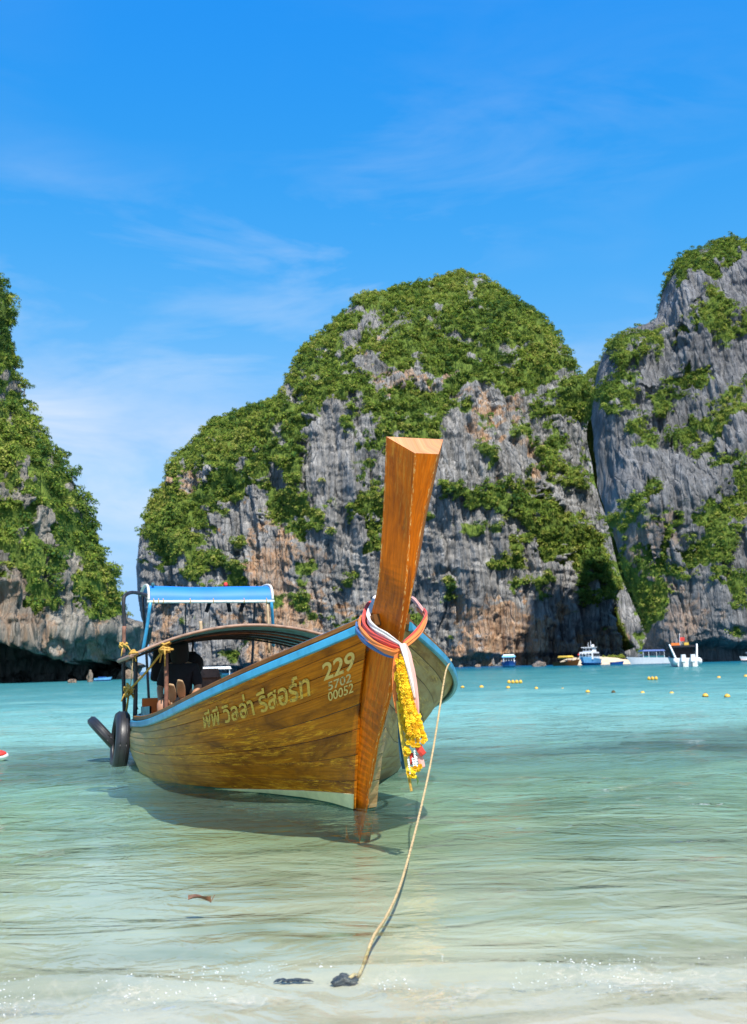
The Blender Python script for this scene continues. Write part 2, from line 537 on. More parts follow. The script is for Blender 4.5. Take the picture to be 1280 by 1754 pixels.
w2 = t.noise(t.mapping(pos, (1.0, 1.25, 1.0), (0, 0, 0), (0, 0, -0.3)), 3.4, 4, 0.55, 0.7)
w3 = t.noise(t.mapping(pos, (0.35, 0.6, 1.0), (0, 0, 0), (0, 0, 0.1)), 1.0, 5, 0.62, 0.5)
rid = t.math('SUBTRACT', 1.0, t.math('ABSOLUTE', t.math('MULTIPLY', t.math('SUBTRACT', w2, 0.5), 4.0)))
farw = t.ramp(t.math('DIVIDE', yy, 40.0), [(0.10, 0.0), (0.6, 1.0)])
midw = t.ramp(t.math('DIVIDE', yy, 20.0), [(0.18, 0.18), (0.50, 0.9)])
hgt = t.math('ADD', t.math('MULTIPLY', w1, 0.075), t.math('ADD', t.math('MULTIPLY', t.math('MULTIPLY', rid, midw), 0.026), t.math('MULTIPLY', w3, t.math('MULTIPLY', farw, 0.30))))
nb = t.bump(hgt, 0.75, 1.0)
pn = t.noise(t.mapping(pos, (0.05, 0.16, 1.0)), 1.0, 4, 0.6, 0.4)
tintf = t.math('ADD', t.math('MULTIPLY', d, 2.3), t.math('MINIMUM', t.math('MULTIPLY', d, 5.0), 0.26), clamp=True)
dv = t.math('MULTIPLY', d, t.math('ADD', 0.55, t.math('MULTIPLY', pn, 0.9)))
body = t.ramp(t.math('DIVIDE', dv, 14.0), [(0.0, (0.32, 0.52, 0.42)), (0.03, (0.30, 0.58, 0.50)), (0.06, (0.19, 0.43, 0.40)), (0.12, (0.085, 0.265, 0.27)), (0.20, (0.055, 0.215, 0.22)), (0.36, (0.008, 0.13, 0.17)), (0.62, (0.004, 0.08, 0.19))])
alpha = t.math('SUBTRACT', 1.0, t.math('POWER', 2.718, t.math('MULTIPLY', t.math('POWER', d, 2.6), -4.5)))
trans = t.n('ShaderNodeBsdfTransparent', {'Color': t.mix(tintf, (0.97, 0.985, 0.97), (0.72, 0.97, 0.86))})
dif = t.n('ShaderNodeBsdfDiffuse', {'Color': body, 'Normal': nb})
base = t.n('ShaderNodeMixShader', {0: alpha, 1: trans.outputs[0], 2: dif.outputs[0]})
wv = t.n('ShaderNodeVectorMath', {0: pos, 1: t.n('ShaderNodeVectorMath', {0: t.noise(pos, 7, 3, 0.6, 0.0, 1), 1: (0.09, 0.09, 0.0)}, operation='MULTIPLY').outputs[0]}, operation='ADD').outputs[0]
lace = t.ramp(t.n('ShaderNodeTexVoronoi', {'Vector': t.mapping(wv, (1.0, 1.7, 0.0)), 'Scale': 19.0}, feature='DISTANCE_TO_EDGE').outputs[0], [(0.0, 1.0), (0.13, 0.12)])
fb = t.math('MULTIPLY', t.ramp(t.noise(pos, 34, 5, 0.75, 0.6), [(0.38, 0.1), (0.62, 1.0)]), t.math('ADD', 0.25, lace))
fm = t.math('MULTIPLY', t.math('MULTIPLY', t.math('POWER', fo, 1.4), fb), 0.62, clamp=True)
wh = t.n('ShaderNodeBsdfDiffuse', {'Color': (0.76, 0.65, 0.50, 1)})
base2 = t.n('ShaderNodeMixShader', {0: fm, 1: base.outputs[0], 2: wh.outputs[0]})
bf = t.n('ShaderNodeNewGeometry').outputs['Backfacing']
fr = t.n('ShaderNodeFresnel', {'IOR': t.math('ADD', 1.33, t.math('MULTIPLY', bf, 1 / 1.33 - 1.33)), 'Normal': nb})
frf = t.math('MULTIPLY', fr.outputs[0], t.ramp(t.math('DIVIDE', yy, 60.0), [(0.06, 0.95), (0.2, 0.75), (0.6, 0.42)]))
gl = t.n('ShaderNodeBsdfGlossy', {'Color': (1, 1, 1, 1), 'Roughness': 0.03, 'Normal': nb})
fin = t.n('ShaderNodeMixShader', {0: frf, 1: base2.outputs[0], 2: gl.outputs[0]})
t.n('ShaderNodeOutputMaterial', {'Surface': fin.outputs[0]})
M['water'] = m
water = link('sea_water', mesh('sea_water', np.stack([wx, wy, wz], 1), grid_faces(len(ys), NX), M['water'], True, attrs={'depth': depth, 'foam': foam}))
tag(water, 'clear turquoise sea water, shallow and rippled towards the beach', 'water', None, 'structure')


# ------------------------------------------------------------------ cliffs
def cliff_mat(name, grey, orange_amt=1.0):
    m, t = new_mat(name)
    pos = t.n('ShaderNodeNewGeometry').outputs['Position']
    veg, org = t.attr('veg'), t.attr('rust')
    st = t.noise(t.mapping(pos, (0.9, 0.3, 0.055)), 1.0, 8, 0.68, 0.25)
    st2 = t.noise(t.mapping(pos, (2.6, 1.0, 0.14)), 1.0, 6, 0.68, 0.25)
    bl = t.noise(pos, 0.09, 6, 0.65, 0.4)
    fi = t.noise(t.mapping(pos, (1.2, 1.0, 0.32)), 0.9, 8, 0.72)
    c = t.ramp(t.math('ADD', t.math('MULTIPLY', st, 0.6), t.math('MULTIPLY', bl, 0.4)),
               [(0.33, tuple(x * 0.30 for x in grey)), (0.44, tuple(x * 0.78 for x in grey)), (0.52, grey), (0.63, tuple(min(1, x * 1.7) for x in grey))])
    of = t.math('MULTIPLY', t.math('MULTIPLY', org, t.ramp(t.math('ADD', t.math('MULTIPLY', st2, 0.5), t.math('MULTIPLY', bl, 0.5)), [(0.34, 0.0), (0.56, 1.0)])), orange_amt, clamp=True)
    oc = t.ramp(fi, [(0.3, (0.34, 0.15, 0.06)), (0.5, (0.58, 0.33, 0.17)), (0.7, (0.70, 0.55, 0.38))])
    c = t.mix(of, c, oc)
    c = t.mix(t.math('MULTIPLY', t.ramp(st2, [(0.56, 0.0), (0.70, 1.0)]), 0.65), c, (0.035, 0.036, 0.042))
    vf = t.ramp(t.math('ADD', veg, t.math('MULTIPLY', t.math('SUBTRACT', fi, 0.5), 1.5)), [(0.38, 0.0), (0.62, 1.0)])
    gc = t.ramp(t.noise(pos, 0.6, 5, 0.7), [(0.3, (0.09, 0.15, 0.035)), (0.55, (0.18, 0.26, 0.045)), (0.75, (0.28, 0.32, 0.07))])
    c = t.mix(vf, c, gc)
    cr = t.n('ShaderNodeTexVoronoi', {'Vector': t.mapping(pos, (0.55, 0.3, 0.10)), 'Scale': 1.0}, feature='DISTANCE_TO_EDGE').outputs[0]
    crk = t.ramp(cr, [(0.0, 0.0), (0.10, 1.0)])
    h = t.math('ADD', t.math('MULTIPLY', fi, 1.1), t.math('ADD', t.math('MULTIPLY', st, 1.4), t.math('ADD', t.math('MULTIPLY', st2, 0.8), t.math('MULTIPLY', crk, 0.7))))
    pbr(t, c, 0.9, t.bump(h, 0.9, 1.3), **{'Specular IOR Level': 0.15})
    return m


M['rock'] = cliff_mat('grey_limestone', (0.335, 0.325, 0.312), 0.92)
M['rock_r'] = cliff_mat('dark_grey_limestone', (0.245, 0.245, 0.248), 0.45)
M['rock_l'] = cliff_mat('pale_grey_limestone', (0.33, 0.30, 0.255), 0.7)


def leaf_mat(name, stops):
    m, t = new_mat(name)
    v = t.attr('tint')
    c = t.ramp(v, stops)
    d1 = t.n('ShaderNodeBsdfDiffuse', {'Color': c})
    tr = t.n('ShaderNodeBsdfTranslucent', {'Color': t.mix(0.5, c, (0.16, 0.22, 0.02))})
    mx = t.n('ShaderNodeMixShader', {0: 0.38, 1: d1.outputs[0], 2: tr.outputs[0]})
    t.n('ShaderNodeOutputMaterial', {'Surface': mx.outputs[0]})
    return m


M['leaf'] = leaf_mat('jungle_leaves', [(0.0, (0.040, 0.100, 0.040)), (0.28, (0.095, 0.195, 0.040)), (0.44, (0.195, 0.225, 0.060)), (0.60, (0.185, 0.305, 0.045)), (0.78, (0.30, 0.38, 0.055)), (1.0, (0.42, 0.41, 0.11))])
M['bark'] = simple_mat('grey_bark', (0.16, 0.13, 0.10), 0.9, 0.4, 3, 0.5, 0.05)


def inpoly(px, py, poly):
    r = np.zeros(px.shape, bool)
    n = len(poly)
    for i in range(n):
        x0, y0 = poly[i]
        x1, y1 = poly[(i + 1) % n]
        if y0 == y1:
            continue
        cnd = ((y0 > py) != (y1 > py)) & (px < (x1 - x0) * (py - y0) / (y1 - y0) + x0)
        r ^= cnd
    return r


def mask2(px, py, polys, ells, seed, warp=22):
    """soft mask of polygons (+) and ellipses (cx,cy,rx,ry,sign) with ragged edges"""
    dx = warp * fbm(px / 34, py / 34, 0.0, 5, seed, 0.62)
    dy = warp * fbm(px / 34, py / 34, 5.5, 5, seed + 9, 0.62)
    X, Y = px + dx, py + dy
    v = np.zeros(px.shape)
    for p in polys:
        v = np.maximum(v, inpoly(X, Y, p).astype(float))
    for cx, cy, rx, ry, sg in ells:
        e = ((X - cx) / rx) ** 2 + ((Y - cy) / ry) ** 2
        k = 1 - sst(0.7, 1.2, e)
        v = np.maximum(v, k) if sg > 0 else v * (1 - k)
    if warp > 10:
        v = v * (1 - 0.75 * sst(0.42, 0.72, fbm(px / 30, py / 19, 2.2, 5, seed + 33, 0.6)))
    return v


def grid_normals(P):
    du = np.gradient(P, axis=0)
    dv = np.gradient(P, axis=1)
    n = np.cross(du, dv)
    n /= np.linalg.norm(n, axis=2)[..., None] + 1e-9
    return n


def rock_disp(P, veg, k, seed):
    X, Y, Z = P[..., 0], P[..., 1] * 0.6, P[..., 2]
    big = fbm(X / 38, Y / 38, Z / 60, 3, seed)
    wx_ = X + 2.2 * fbm(X / 20, Y / 22, Z / 34, 2, seed + 40) + 0.6 * fbm(X / 4, Y / 5, Z / 9, 2, seed + 41) + 0.13 * Z
    fl = np.abs(fbm(wx_ / 11.0, Y / 16, Z / 90, 2, seed + 3))
    fl2 = np.abs(fbm(wx_ / 4.2, Y / 6, Z / 38, 3, seed + 5))
    fl3 = np.abs(fbm(wx_ / 1.7, Y / 3, Z / 15, 3, seed + 6))
    blk = np.round(3.0 * vn(wx_ / 7, Y / 20, (Z + 0.35 * X) / 13, seed + 25)) / 3.0
    blk2 = np.round(2.5 * vn(wx_ / 2.8, Y / 9, (Z - 0.25 * X) / 5, seed + 26)) / 2.5
    med = fbm(X / 6, Y / 7, Z / 13, 5, seed + 7, 0.58)
    led = np.abs(fbm(X / 26, Y / 24, (Z + 0.2 * X) / 4.0, 3, seed + 13))
    gate = sst(-0.1, 0.5, vn(X / 17, Y / 20, Z / 20, seed + 19))
    crack = -np.clip(0.09 - np.abs(fbm(wx_ / 6.5, Y / 20, Z / 50, 2, seed + 8)), 0, 1) / 0.09 * gate
    rock = 3.7 * fl ** 0.7 + 2.4 * fl2 ** 0.8 + 1.3 * fl3 ** 0.8 + 2.0 * crack + 1.5 * blk + 0.7 * blk2 + 1.3 * med + 1.0 * led - 4.0
    lump = fbm(X / 13, Y / 13, Z / 11, 4, seed + 31)
    soft = 3.0 * lump + 1.2 * med
    return k * (5.0 * big + rock * (1 - 0.85 * veg) + soft * veg)


# leaf clump prototypes: triangles spread over an uneven crown
def crown_proto(r, ntri, size):
    d = r.normal(size=(ntri, 3))
    d /= np.linalg.norm(d, axis=1)[:, None]
    d[:, 2] = np.where(d[:, 2] < -0.35, -d[:, 2], d[:, 2])
    lob = r.normal(size=(5, 3))
    lob /= np.linalg.norm(lob, axis=1)[:, None]
    g = (np.clip(d @ lob.T, 0, 1) ** 4).max(1)
    rad = (0.62 + 0.45 * g) * (0.72 + 0.33 * r.random(ntri))
    c = d * rad[:, None]
    c[:, 2] *= 0.85
    n = 0.75 * d + 0.55 * r.normal(size=(ntri, 3)) + np.array([0, 0, 0.45])
    n /= np.linalg.norm(n, axis=1)[:, None]
    a = np.cross(n, r.normal(size=(ntri, 3)))
    a /= np.linalg.norm(a, axis=1)[:, None]
    b = np.cross(n, a)
    s = size * (0.6 + 0.8 * r.random(ntri))[:, None]
    tri = np.stack([c + a * s, c - a * s * 0.55 + b * s * 0.8, c - a * s * 0.55 - b * s * 0.8], 1)
    return tri, np.clip(0.22 * r.normal(size=ntri), -0.4, 0.4)


def leaf_cloud(name, C, Rad, protos, r, tint0=None, squash=None):
    """one mesh of leaf clumps at the centres C"""
    n = len(C)
    T = protos[0][0].shape[0]
    pi = r.integers(0, len(protos), n)
    PT = np.stack([p[0] for p in protos])[pi]                     # n,T,3,3
    tv = np.stack([p[1] for p in protos])[pi]
    a = r.random(n) * 2 * math.pi
    ca, sa = np.cos(a)[:, None, None], np.sin(a)[:, None, None]
    x = PT[..., 0] * ca - PT[..., 1] * sa
    y = PT[..., 0] * sa + PT[..., 1] * ca
    z = PT[..., 2] * (1 if squash is None else squash[:, None, None])
    V = np.stack([x, y, z], -1) * Rad[:, None, None, None] + C[:, None, None, :]
    base = (0.42 + 0.20 * r.normal(size=n)) if tint0 is None else tint0
    ti = np.clip(base[:, None] + tv, 0, 1)
    me = mesh(name, V.reshape(-1, 3), np.arange(n * T * 3, dtype=np.int32).reshape(-1, 3), M['leaf'], False, attrs={'tint': np.repeat(ti.ravel(), 3)})
    return me


rp = np.random.default_rng(3)
PROTO_FAR = [crown_proto(rp, 68, 0.185) for _ in range(14)]
PROTO_NEAR = [crown_proto(rp, 115, 0.14) for _ in range(12)]


def cliff_sheet(name, crest, D, nu, nv, Yc, Yb, setback, pullL, pullR, veg_def, rust_def, seed, mat, k=1.0, under=(4.0, 3.0), back=45, umap=None, back_dx=0.0, sink=1.3):
    crest = np.array(crest, float)
    uu = np.linspace(0, 1, nu) if umap is None else umap
    px = crest[0, 0] + (crest[-1, 0] - crest[0, 0]) * uu
    py = np.interp(px, crest[:, 0], crest[:, 1])
    un = (px - crest[0, 0]) / (crest[-1, 0] - crest[0, 0])
    ycr, ybs = Yc(px), Yb(px)
    top = ony(px, py, ycr)
    X0, ZT_ = top[:, 0], top[:, 2]
    nb_ = 14
    v = np.linspace(0, 1, nv)
    vb = np.linspace(0, 1, nb_ + 1)[1:] ** 2.2
    VV = np.concatenate([v, 1 - vb])
    Z = ZT_[:, None] * VV[None, :]
    fr = np.concatenate([np.zeros(nv), vb])
    sb = setback(v)
    Yf = ybs[:, None] + (ycr - ybs)[:, None] * sb[None, :]
    Yk = ycr[:, None] + back * np.sin(vb * math.pi / 2)[None, :]
    Y = np.concatenate([Yf, Yk], 1)
    X = np.repeat(X0[:, None], nv + nb_, 1)
    vclip = np.clip(VV, 0, 1)[None, :]
    X = X + pullL(px, VV) + pullR(px, VV)
    X[:, nv:] += back_dx * (Yk - ycr[:, None])
    Z[:, 0] = -3.0
    P = np.stack([X, Y, Z], -1)
    # where plants grow, in the cliff's own coordinates
    ppx, ppy = to_px(P.reshape(-1, 3))
    ppx, ppy = ppx.reshape(X.shape), ppy.reshape(X.shape)
    veg = mask2(ppx, ppy, veg_def[0], veg_def[1], seed + 100)
    veg = np.clip(veg + 0.55 * np.clip(fbm(X / 7, Y / 20, Z / 5, 5, seed + 60) - 0.36, 0, 1) * 3.0, 0, 1)
    veg[:, nv:] = 1.0
    rust = mask2(ppx, ppy, rust_def[0], rust_def[1], seed + 200, 40)
    # ragged ends and top
    N = grid_normals(P)
    N[N[..., 1] > 0.2] *= 1
    flip = np.sign(-(N[:, :nv, 1]).mean())
    N = N * flip
    dsp = rock_disp(P, veg, k, seed)
    fade = np.ones_like(VV)
    fade[0] = 0
    edge = (0.25 + 0.75 * sst(0, 0.04, un))[:, None] * (1 - 0.7 * sst(0.80, 1.0, np.concatenate([v, np.ones(nb_)])))[None, :]
    dsp = dsp - (sink * sst(0.8, 1.0, np.concatenate([v, np.ones(nb_)])))[None, :] / 0.3
    P = P + N * (dsp * fade[None, :] * edge)[..., None]
    h0, dd = under
    zz = P[..., 2]
    hh = h0 * (1 + 0.5 * vn(X / 14, 0.0, 0.0, seed + 77) + 0.3 * vn(X / 4, 0.0, 0.0, seed + 78))
    cut = dd * (1 - sst(0.55 * hh, 1.1 * hh, zz)) * (1 - fr[None, :])
    P[..., 1] += cut
    veg *= sst(0.8, 1.6, zz / np.maximum(hh, 0.5))
    rust = np.clip(rust, 0, 1)
    me = mesh(name, P.reshape(-1, 3), grid_faces(nu, nv + nb_), mat, True, attrs={'veg': veg, 'rust': rust})
    o = link(name, me)
    return o, P, N, veg, ppx, ppy, nv


def grow(name, P, N, veg, nv, count, r, rmin, rmax, protos, view=True, keep=None):
    sub = P[:, :nv + 3].reshape(-1, 3)
    nrm = N[:, :nv + 3].reshape(-1, 3)
    vg = veg[:, :nv + 3].ravel()
    wgt = np.clip(vg - 0.25, 0, 1)
    ar_ = np.linalg.norm(np.cross(np.gradient(P, axis=0), np.gradient(P, axis=1)), axis=2)[:, :nv + 3].ravel()
    wgt = wgt * np.clip(ar_ / np.median(ar_), 0.2, 25.0) ** 0.85
    if keep is not None:
        wgt = wgt * keep
    ii = r.choice(len(sub), count, p=wgt / wgt.sum())
    rad = rmin + (rmax - rmin) * r.random(count) ** 2.2
    gu = np.gradient(P, axis=0)[:, :nv + 3].reshape(-1, 3)
    gv = np.gradient(P, axis=1)[:, :nv + 3].reshape(-1, 3)
    C = sub[ii] + gu[ii] * r.uniform(-0.5, 0.5, count)[:, None] + gv[ii] * r.uniform(-0.5, 0.5, count)[:, None] + nrm[ii] * (rad * 0.25)[:, None] + np.array([0, 0, 0.35])[None] * rad[:, None] + 0.4 * r.normal(size=(count, 3))
    patch_ = fbm(C[:, 0] / 14, C[:, 1] / 14, C[:, 2] / 10, 3, 55)
    tint = np.clip(0.55 + 0.34 * patch_ + 0.20 * r.normal(size=count), 0.02, 1)
    me = leaf_cloud(name, C, rad, protos, r, tint, 0.8 + 0.5 * r.random(count))
    o = link(name, me)
    return o


# middle cliff -------------------------------------------------------
crest_mid = [(247, 950), (250, 900), (262, 850), (285, 810), (300, 775), (330, 745), (365, 712), (400, 703), (440, 685), (470, 672), (485, 640), (510, 605), (545, 570),
             (590, 530), (620, 505), (660, 500), (700, 489), (740, 476), (790, 460), (830, 472), (850, 485), (880, 506), (920, 535), (945, 565), (965, 592), (977, 622),
             (987, 665), (996, 720), (1008, 790), (1022, 880), (1037, 950), (1050, 1010), (1062, 1060), (1085, 1110)]
D_MID = 300.0
veg_mid = ([[(455, 640), (490, 570), (560, 470), (640, 420), (800, 380), (940, 450), (980, 600), (985, 640), (990, 705), (955, 735), (915, 720), (895, 675), (800, 672), (760, 700), (735, 770), (640, 770), (590, 690), (555, 700), (520, 770), (500, 850), (475, 880), (440, 880), (395, 860), (360, 900), (310, 930), (262, 930), (215, 880), (265, 740), (350, 640)],
            [(745, 850), (800, 840), (850, 828), (920, 835), (945, 870), (970, 905), (1015, 935), (1045, 960), (1056, 1040), (1030, 1000), (1000, 955), (940, 965), (900, 905), (870, 870), (800, 878)]],
           [(515, 880, 34, 28, 1), (628, 862, 30, 24, 1), (640, 915, 20, 42, 1), (955, 790, 24, 52, 1), (330, 965, 50, 34, 1), (470, 850, 30, 50, 1), (690, 760, 60, 30, 1), (300, 940, 30, 25, 1),
            (895, 1000, 16, 20, 1), (1000, 990, 26, 40, 1), (680, 1040, 20, 14, 1), (610, 1075, 30, 12, 1), (560, 610, 16, 22, 1),
            (598, 592, 16, 14, -1), (690, 652, 70, 16, -1), (580, 740, 55, 42, -1), (620, 800, 80, 30, -1), (312, 828, 20, 26, -1), (490, 660, 18, 30, -1), (640, 620, 26, 14, -1), (430, 860, 26, 16, -1), (340, 810, 14, 22, -1)])
rust_mid = ([[(430, 900), (500, 900), (535, 980), (555, 1060), (560, 1140), (400, 1140), (420, 1000)], [(800, 1010), (900, 1020), (960, 1080), (1050, 1080), (1050, 1140), (760, 1140)]],
            [(600, 592, 22, 16, 1), (312, 830, 30, 32, 1), (850, 705, 50, 26, 1), (300, 1070, 30, 60, 1), (690, 655, 70, 18, 1), (890, 1090, 80, 50, 1), (640, 1090, 70, 40, 1), (910, 780, 16, 34, 1)])


def sb_mid(v):
    x = np.clip((v - 0.52) / 0.48, 0, 1) * 0.985
    return 0.08 * v + 0.12 * sst(0.40, 0.60, v) + 0.80 * (1 - np.sqrt(1 - x * x)) / 0.83


rv = np.random.default_rng(21)
mid, P_, N_, vg_, qx, qy, nv_ = cliff_sheet(
    'cliff', crest_mid, D_MID, 560, 430,
    lambda px: D_MID + 28 + 28 * np.exp(-((px - 760) / 190.0) ** 2),
    lambda px: D_MID + 22 * np.clip((px - 620) / 380.0, -1, 1.2) ** 4 - 6 * np.exp(-((px - 560) / 120.0) ** 2),
    sb_mid,
    lambda px, V: 5.4 * ((1 - np.clip(V * 1.5, 0, 1)) ** 1.3)[None, :] * np.exp(-((px - 247) / 50.0))[:, None],
    lambda px, V: 0.0 * V[None, :] * px[:, None],
    veg_mid, rust_mid, 5, M['rock'], 0.95, (2.2, 2.5))
tag(mid, 'broad grey limestone cliff with a green jungle dome behind the longtail boat', 'cliff', None, 'structure')
o = grow('cliff_vegetation', P_, N_, vg_, nv_, 11000, rv, 0.45, 1.75, PROTO_FAR)
tag(o, 'green jungle trees and shrubs covering the dome of the middle cliff', 'vegetation', None, 'stuff')

# right cliff --------------------------------------------------------
crest_r = [(1010, 720), (1014, 690), (1020, 640), (1030, 602), (1045, 580), (1070, 562), (1100, 554), (1120, 545), (1128, 520), (1135, 490), (1145, 462), (1170, 440), (1200, 426), (1240, 416), (1290, 414), (1400, 420), (1520, 455), (1650, 540), (1800, 680), (1900, 900)]
D_R = 215.0
veg_r = ([[(1140, 470), (1175, 430), (1240, 408), (1300, 405), (1300, 425), (1235, 440), (1225, 470), (1190, 480)],
          [(1150, 745), (1200, 700), (1290, 655), (1290, 700), (1230, 735), (1190, 770), (1160, 770)],
          [(1080, 1060), (1110, 960), (1150, 880), (1165, 880), (1140, 960), (1110, 1080)]],
         [(1060, 600, 22, 24, 1), (1045, 670, 24, 40, 1), (1245, 540, 40, 40, 1), (1200, 560, 22, 14, 1), (1150, 680, 40, 20, 1), (1110, 580, 20, 14, 1), (1085, 960, 12, 40, 1), (1080, 1030, 30, 90, 1), (1240, 870, 38, 26, 1), (1225, 930, 28, 44, 1),
          (1270, 1020, 16, 30, 1), (1290, 830, 40, 40, 1), (1120, 840, 30, 16, 1), (1195, 950, 24, 22, 1), (1250, 1000, 20, 14, 1), (1180, 640, 40, 14, 1), (1400, 800, 60, 200, 1), (1550, 700, 80, 120, 1)])
rust_r = ([[(1140, 1000), (1190, 1000), (1190, 1100), (1140, 1100)]], [(1110, 950, 40, 90, 1), (1200, 1060, 20, 40, 1)])


def sb_r(v):
    return 0.08 * v + 0.34 * sst(0.40, 0.66, v) + 0.15 * sst(0.76, 0.84, v) + 0.43 * (1 - np.sqrt(1 - (0.985 * np.clip((v - 0.84) / 0.16, 0, 1)) ** 2)) / 0.83


def edge_r(px, V):
    # the left edge of the right cliff leans away to the right as it comes down
    v_ = np.clip(V, 0, 1)
    want = 370 + np.interp(v_, [0, 0.17, 0.31, 0.48, 0.68, 1.0], [78, 62, 38, 18, 4, 0])
    yv = (D_R + 9) + (D_R + 44 - (D_R + 9)) * sb_r(v_)
    return ((want * yv - 370 * (D_R + 44)) / FPX)[None, :] * np.exp(-(px - 1010) / 130.0)[:, None]


um = np.concatenate([np.linspace(0, 0.34, 300), np.linspace(0.34, 1.0, 90)[1:]])
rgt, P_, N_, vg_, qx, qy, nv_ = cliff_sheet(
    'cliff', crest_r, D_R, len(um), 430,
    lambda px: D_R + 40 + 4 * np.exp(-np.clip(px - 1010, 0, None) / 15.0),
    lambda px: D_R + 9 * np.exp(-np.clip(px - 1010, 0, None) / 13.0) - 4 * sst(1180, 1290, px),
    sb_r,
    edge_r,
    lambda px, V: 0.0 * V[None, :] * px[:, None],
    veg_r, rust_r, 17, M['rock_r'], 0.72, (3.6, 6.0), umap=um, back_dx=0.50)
tag(rgt, 'tall dark grey fluted limestone cliff at the right with a stepped summit', 'cliff', None, 'structure')
o = grow('cliff_vegetation', P_, N_, vg_, nv_, 4800, rv, 0.30, 1.05, PROTO_FAR, keep=(qx[:, :nv_ + 3] < 1345).ravel())
tag(o, 'green shrubs on the ledges and gullies of the right hand cliff', 'vegetation', None, 'stuff')

# small peak seen in the gap
pk, P_, N_, vg_, qx, qy, nv_ = cliff_sheet(
    'cliff', [(960, 700), (985, 668), (995, 645), (1005, 630), (1018, 620), (1040, 612), (1080, 640), (1120, 760)], 430.0, 90, 130,
    lambda px: 450.0 + 0 * px, lambda px: 430.0 + 0 * px, lambda v: v,
    lambda px, V: 0 * px[:, None] * V[None, :], lambda px, V: 0 * px[:, None] * V[None, :],
    ([], [(1000, 700, 30, 14, 1)]), ([], []), 29, M['rock'], 0.6, (2.0, 1.0))
tag(pk, 'small bare grey rock peak in the notch between the middle and right cliffs', 'cliff', None, 'structure')

# left cliff: a headland whose right hand edge we see ------------------
edge_l = np.array([(1150, 150), (1140, 172), (1122, 178), (1105, 190), (1085, 206), (1060, 204), (1040, 199), (1010, 204), (990, 198), (975, 188), (935, 171), (890, 168), (850, 158), (800, 130), (770, 104), (740, 95), (690, 64), (650, 58), (610, 46), (540, 38),
                   (500, 34), (475, 14), (440, 4), (400, 0), (340, -10), (250, -60), (150, -160), (60, -330)], float)
D_L = 118.0
NA, NVL = 560, 520
Yc_l = D_L + 26
zc = ony(np.full(len(edge_l), 60.0), edge_l[:, 0], Yc_l)[:, 2]
zz = np.linspace(-2.0, zc[-1], NVL)
exl = np.interp(zz, zc, edge_l[:, 1]) - np.interp(zz, zc, np.interp(-edge_l[:, 0], [-1045, -1000, -700, -480, -300], [0, 8, 12, 20, 30]))
pyl = np.interp(zz, zc, edge_l[:, 0])
xc_l = -75.0
bl_ = 26.0
th = np.linspace(-math.radians(150), math.radians(115), NA)            # from far left round the front to the back
# dense where the camera looks
th = np.concatenate([np.linspace(math.radians(-175), math.radians(-60), 60), np.linspace(math.radians(-60), math.radians(88), NA - 100)[1:], np.linspace(math.radians(88), math.radians(170), 42)[1:]])
NA = len(th)
lo, hi = np.full(NVL, 0.5), np.full(NVL, 75.0)
for _ in range(40):
    a = 0.5 * (lo + hi)
    sh = 0.55 + 0.45 * np.clip(a / 30, 0, 1)
    PX = xc_l + a[:, None] * np.sin(th)[None, :]
    PY = Yc_l - (bl_ * sh)[:, None] * np.cos(th)[None, :]
    qx, _q = to_px(np.stack([PX, PY, np.repeat(zz[:, None], NA, 1)], -1))
    big = qx.max(1) > exl
    hi = np.where(big, a, hi)
    lo = np.where(big, lo, a)
shp = bl_ * (0.55 + 0.45 * np.clip(a / 30, 0, 1))
P = np.stack([xc_l + np.sin(th)[:, None] * a[None, :], Yc_l - np.cos(th)[:, None] * shp[None, :], np.repeat(zz[None, :], NA, 0)], -1)
qx, qy = to_px(P.reshape(-1, 3))
qx, qy = qx.reshape(NA, NVL), qy.reshape(NA, NVL)
veg = mask2(qx, qy, [[(-400, -200), (60, -200), (20, 330), (45, 480), (60, 640), (105, 740), (175, 850), (180, 940), (215, 1000), (212, 1060), (160, 1062), (150, 1030), (128, 1030), (118, 975), (100, 975), (96, 1040), (60, 1070), (40, 1040), (0, 1000), (-400, 1000)]],
            [(40, 830, 10, 50, -1), (70, 935, 8, 40, -1), (115, 985, 16, 40, -1), (20, 1010, 26, 40, -1), (60, 900, 14, 24, -1)], 300, 16)
veg *= 1 - sst(1055, 1075, qy)
rust = mask2(qx, qy, [], [(20, 1040, 40, 40, 1), (155, 1100, 20, 22, 1), (90, 1080, 22, 26, 1)], 310)
N = grid_normals(P)
if (N[NA // 2, :, 1]).mean() > 0:
    N = -N
X, Y, Z = P[..., 0], P[..., 1], P[..., 2]
dsp = 2.2 * fbm(X / 14, Y / 14, Z / 18, 4, 71) * (1 - 0.45 * veg) + 1.1 * veg * fbm(X / 5, Y / 5, Z / 5, 3, 72) + (1 - veg) * (2.2 * (0.5 - np.abs(fbm(X / 3.2, Y / 3.2, Z / 9, 4, 73))) + 0.8 * fbm(X / 1.2, Y / 1.2, Z / 1.8, 4, 75))
dsp += 2.4 * (1 - sst(6.5, 9.5, Z + 0.8 * vn(X / 4, 0.0, 0.0, 83))) + 1.3 * (1 - sst(8, 10, Z)) * (fbm(X / 2.4, Y / 2.4, Z / 2.6, 4, 85) + np.abs(fbm(X / 5, Y / 5, Z / 5, 2, 86)))
dsp *= (0.35 + 0.65 * (1 - np.exp(-((th - math.radians(78)) / 0.3) ** 2)))[:, None]
P = P + N * dsp[..., None]
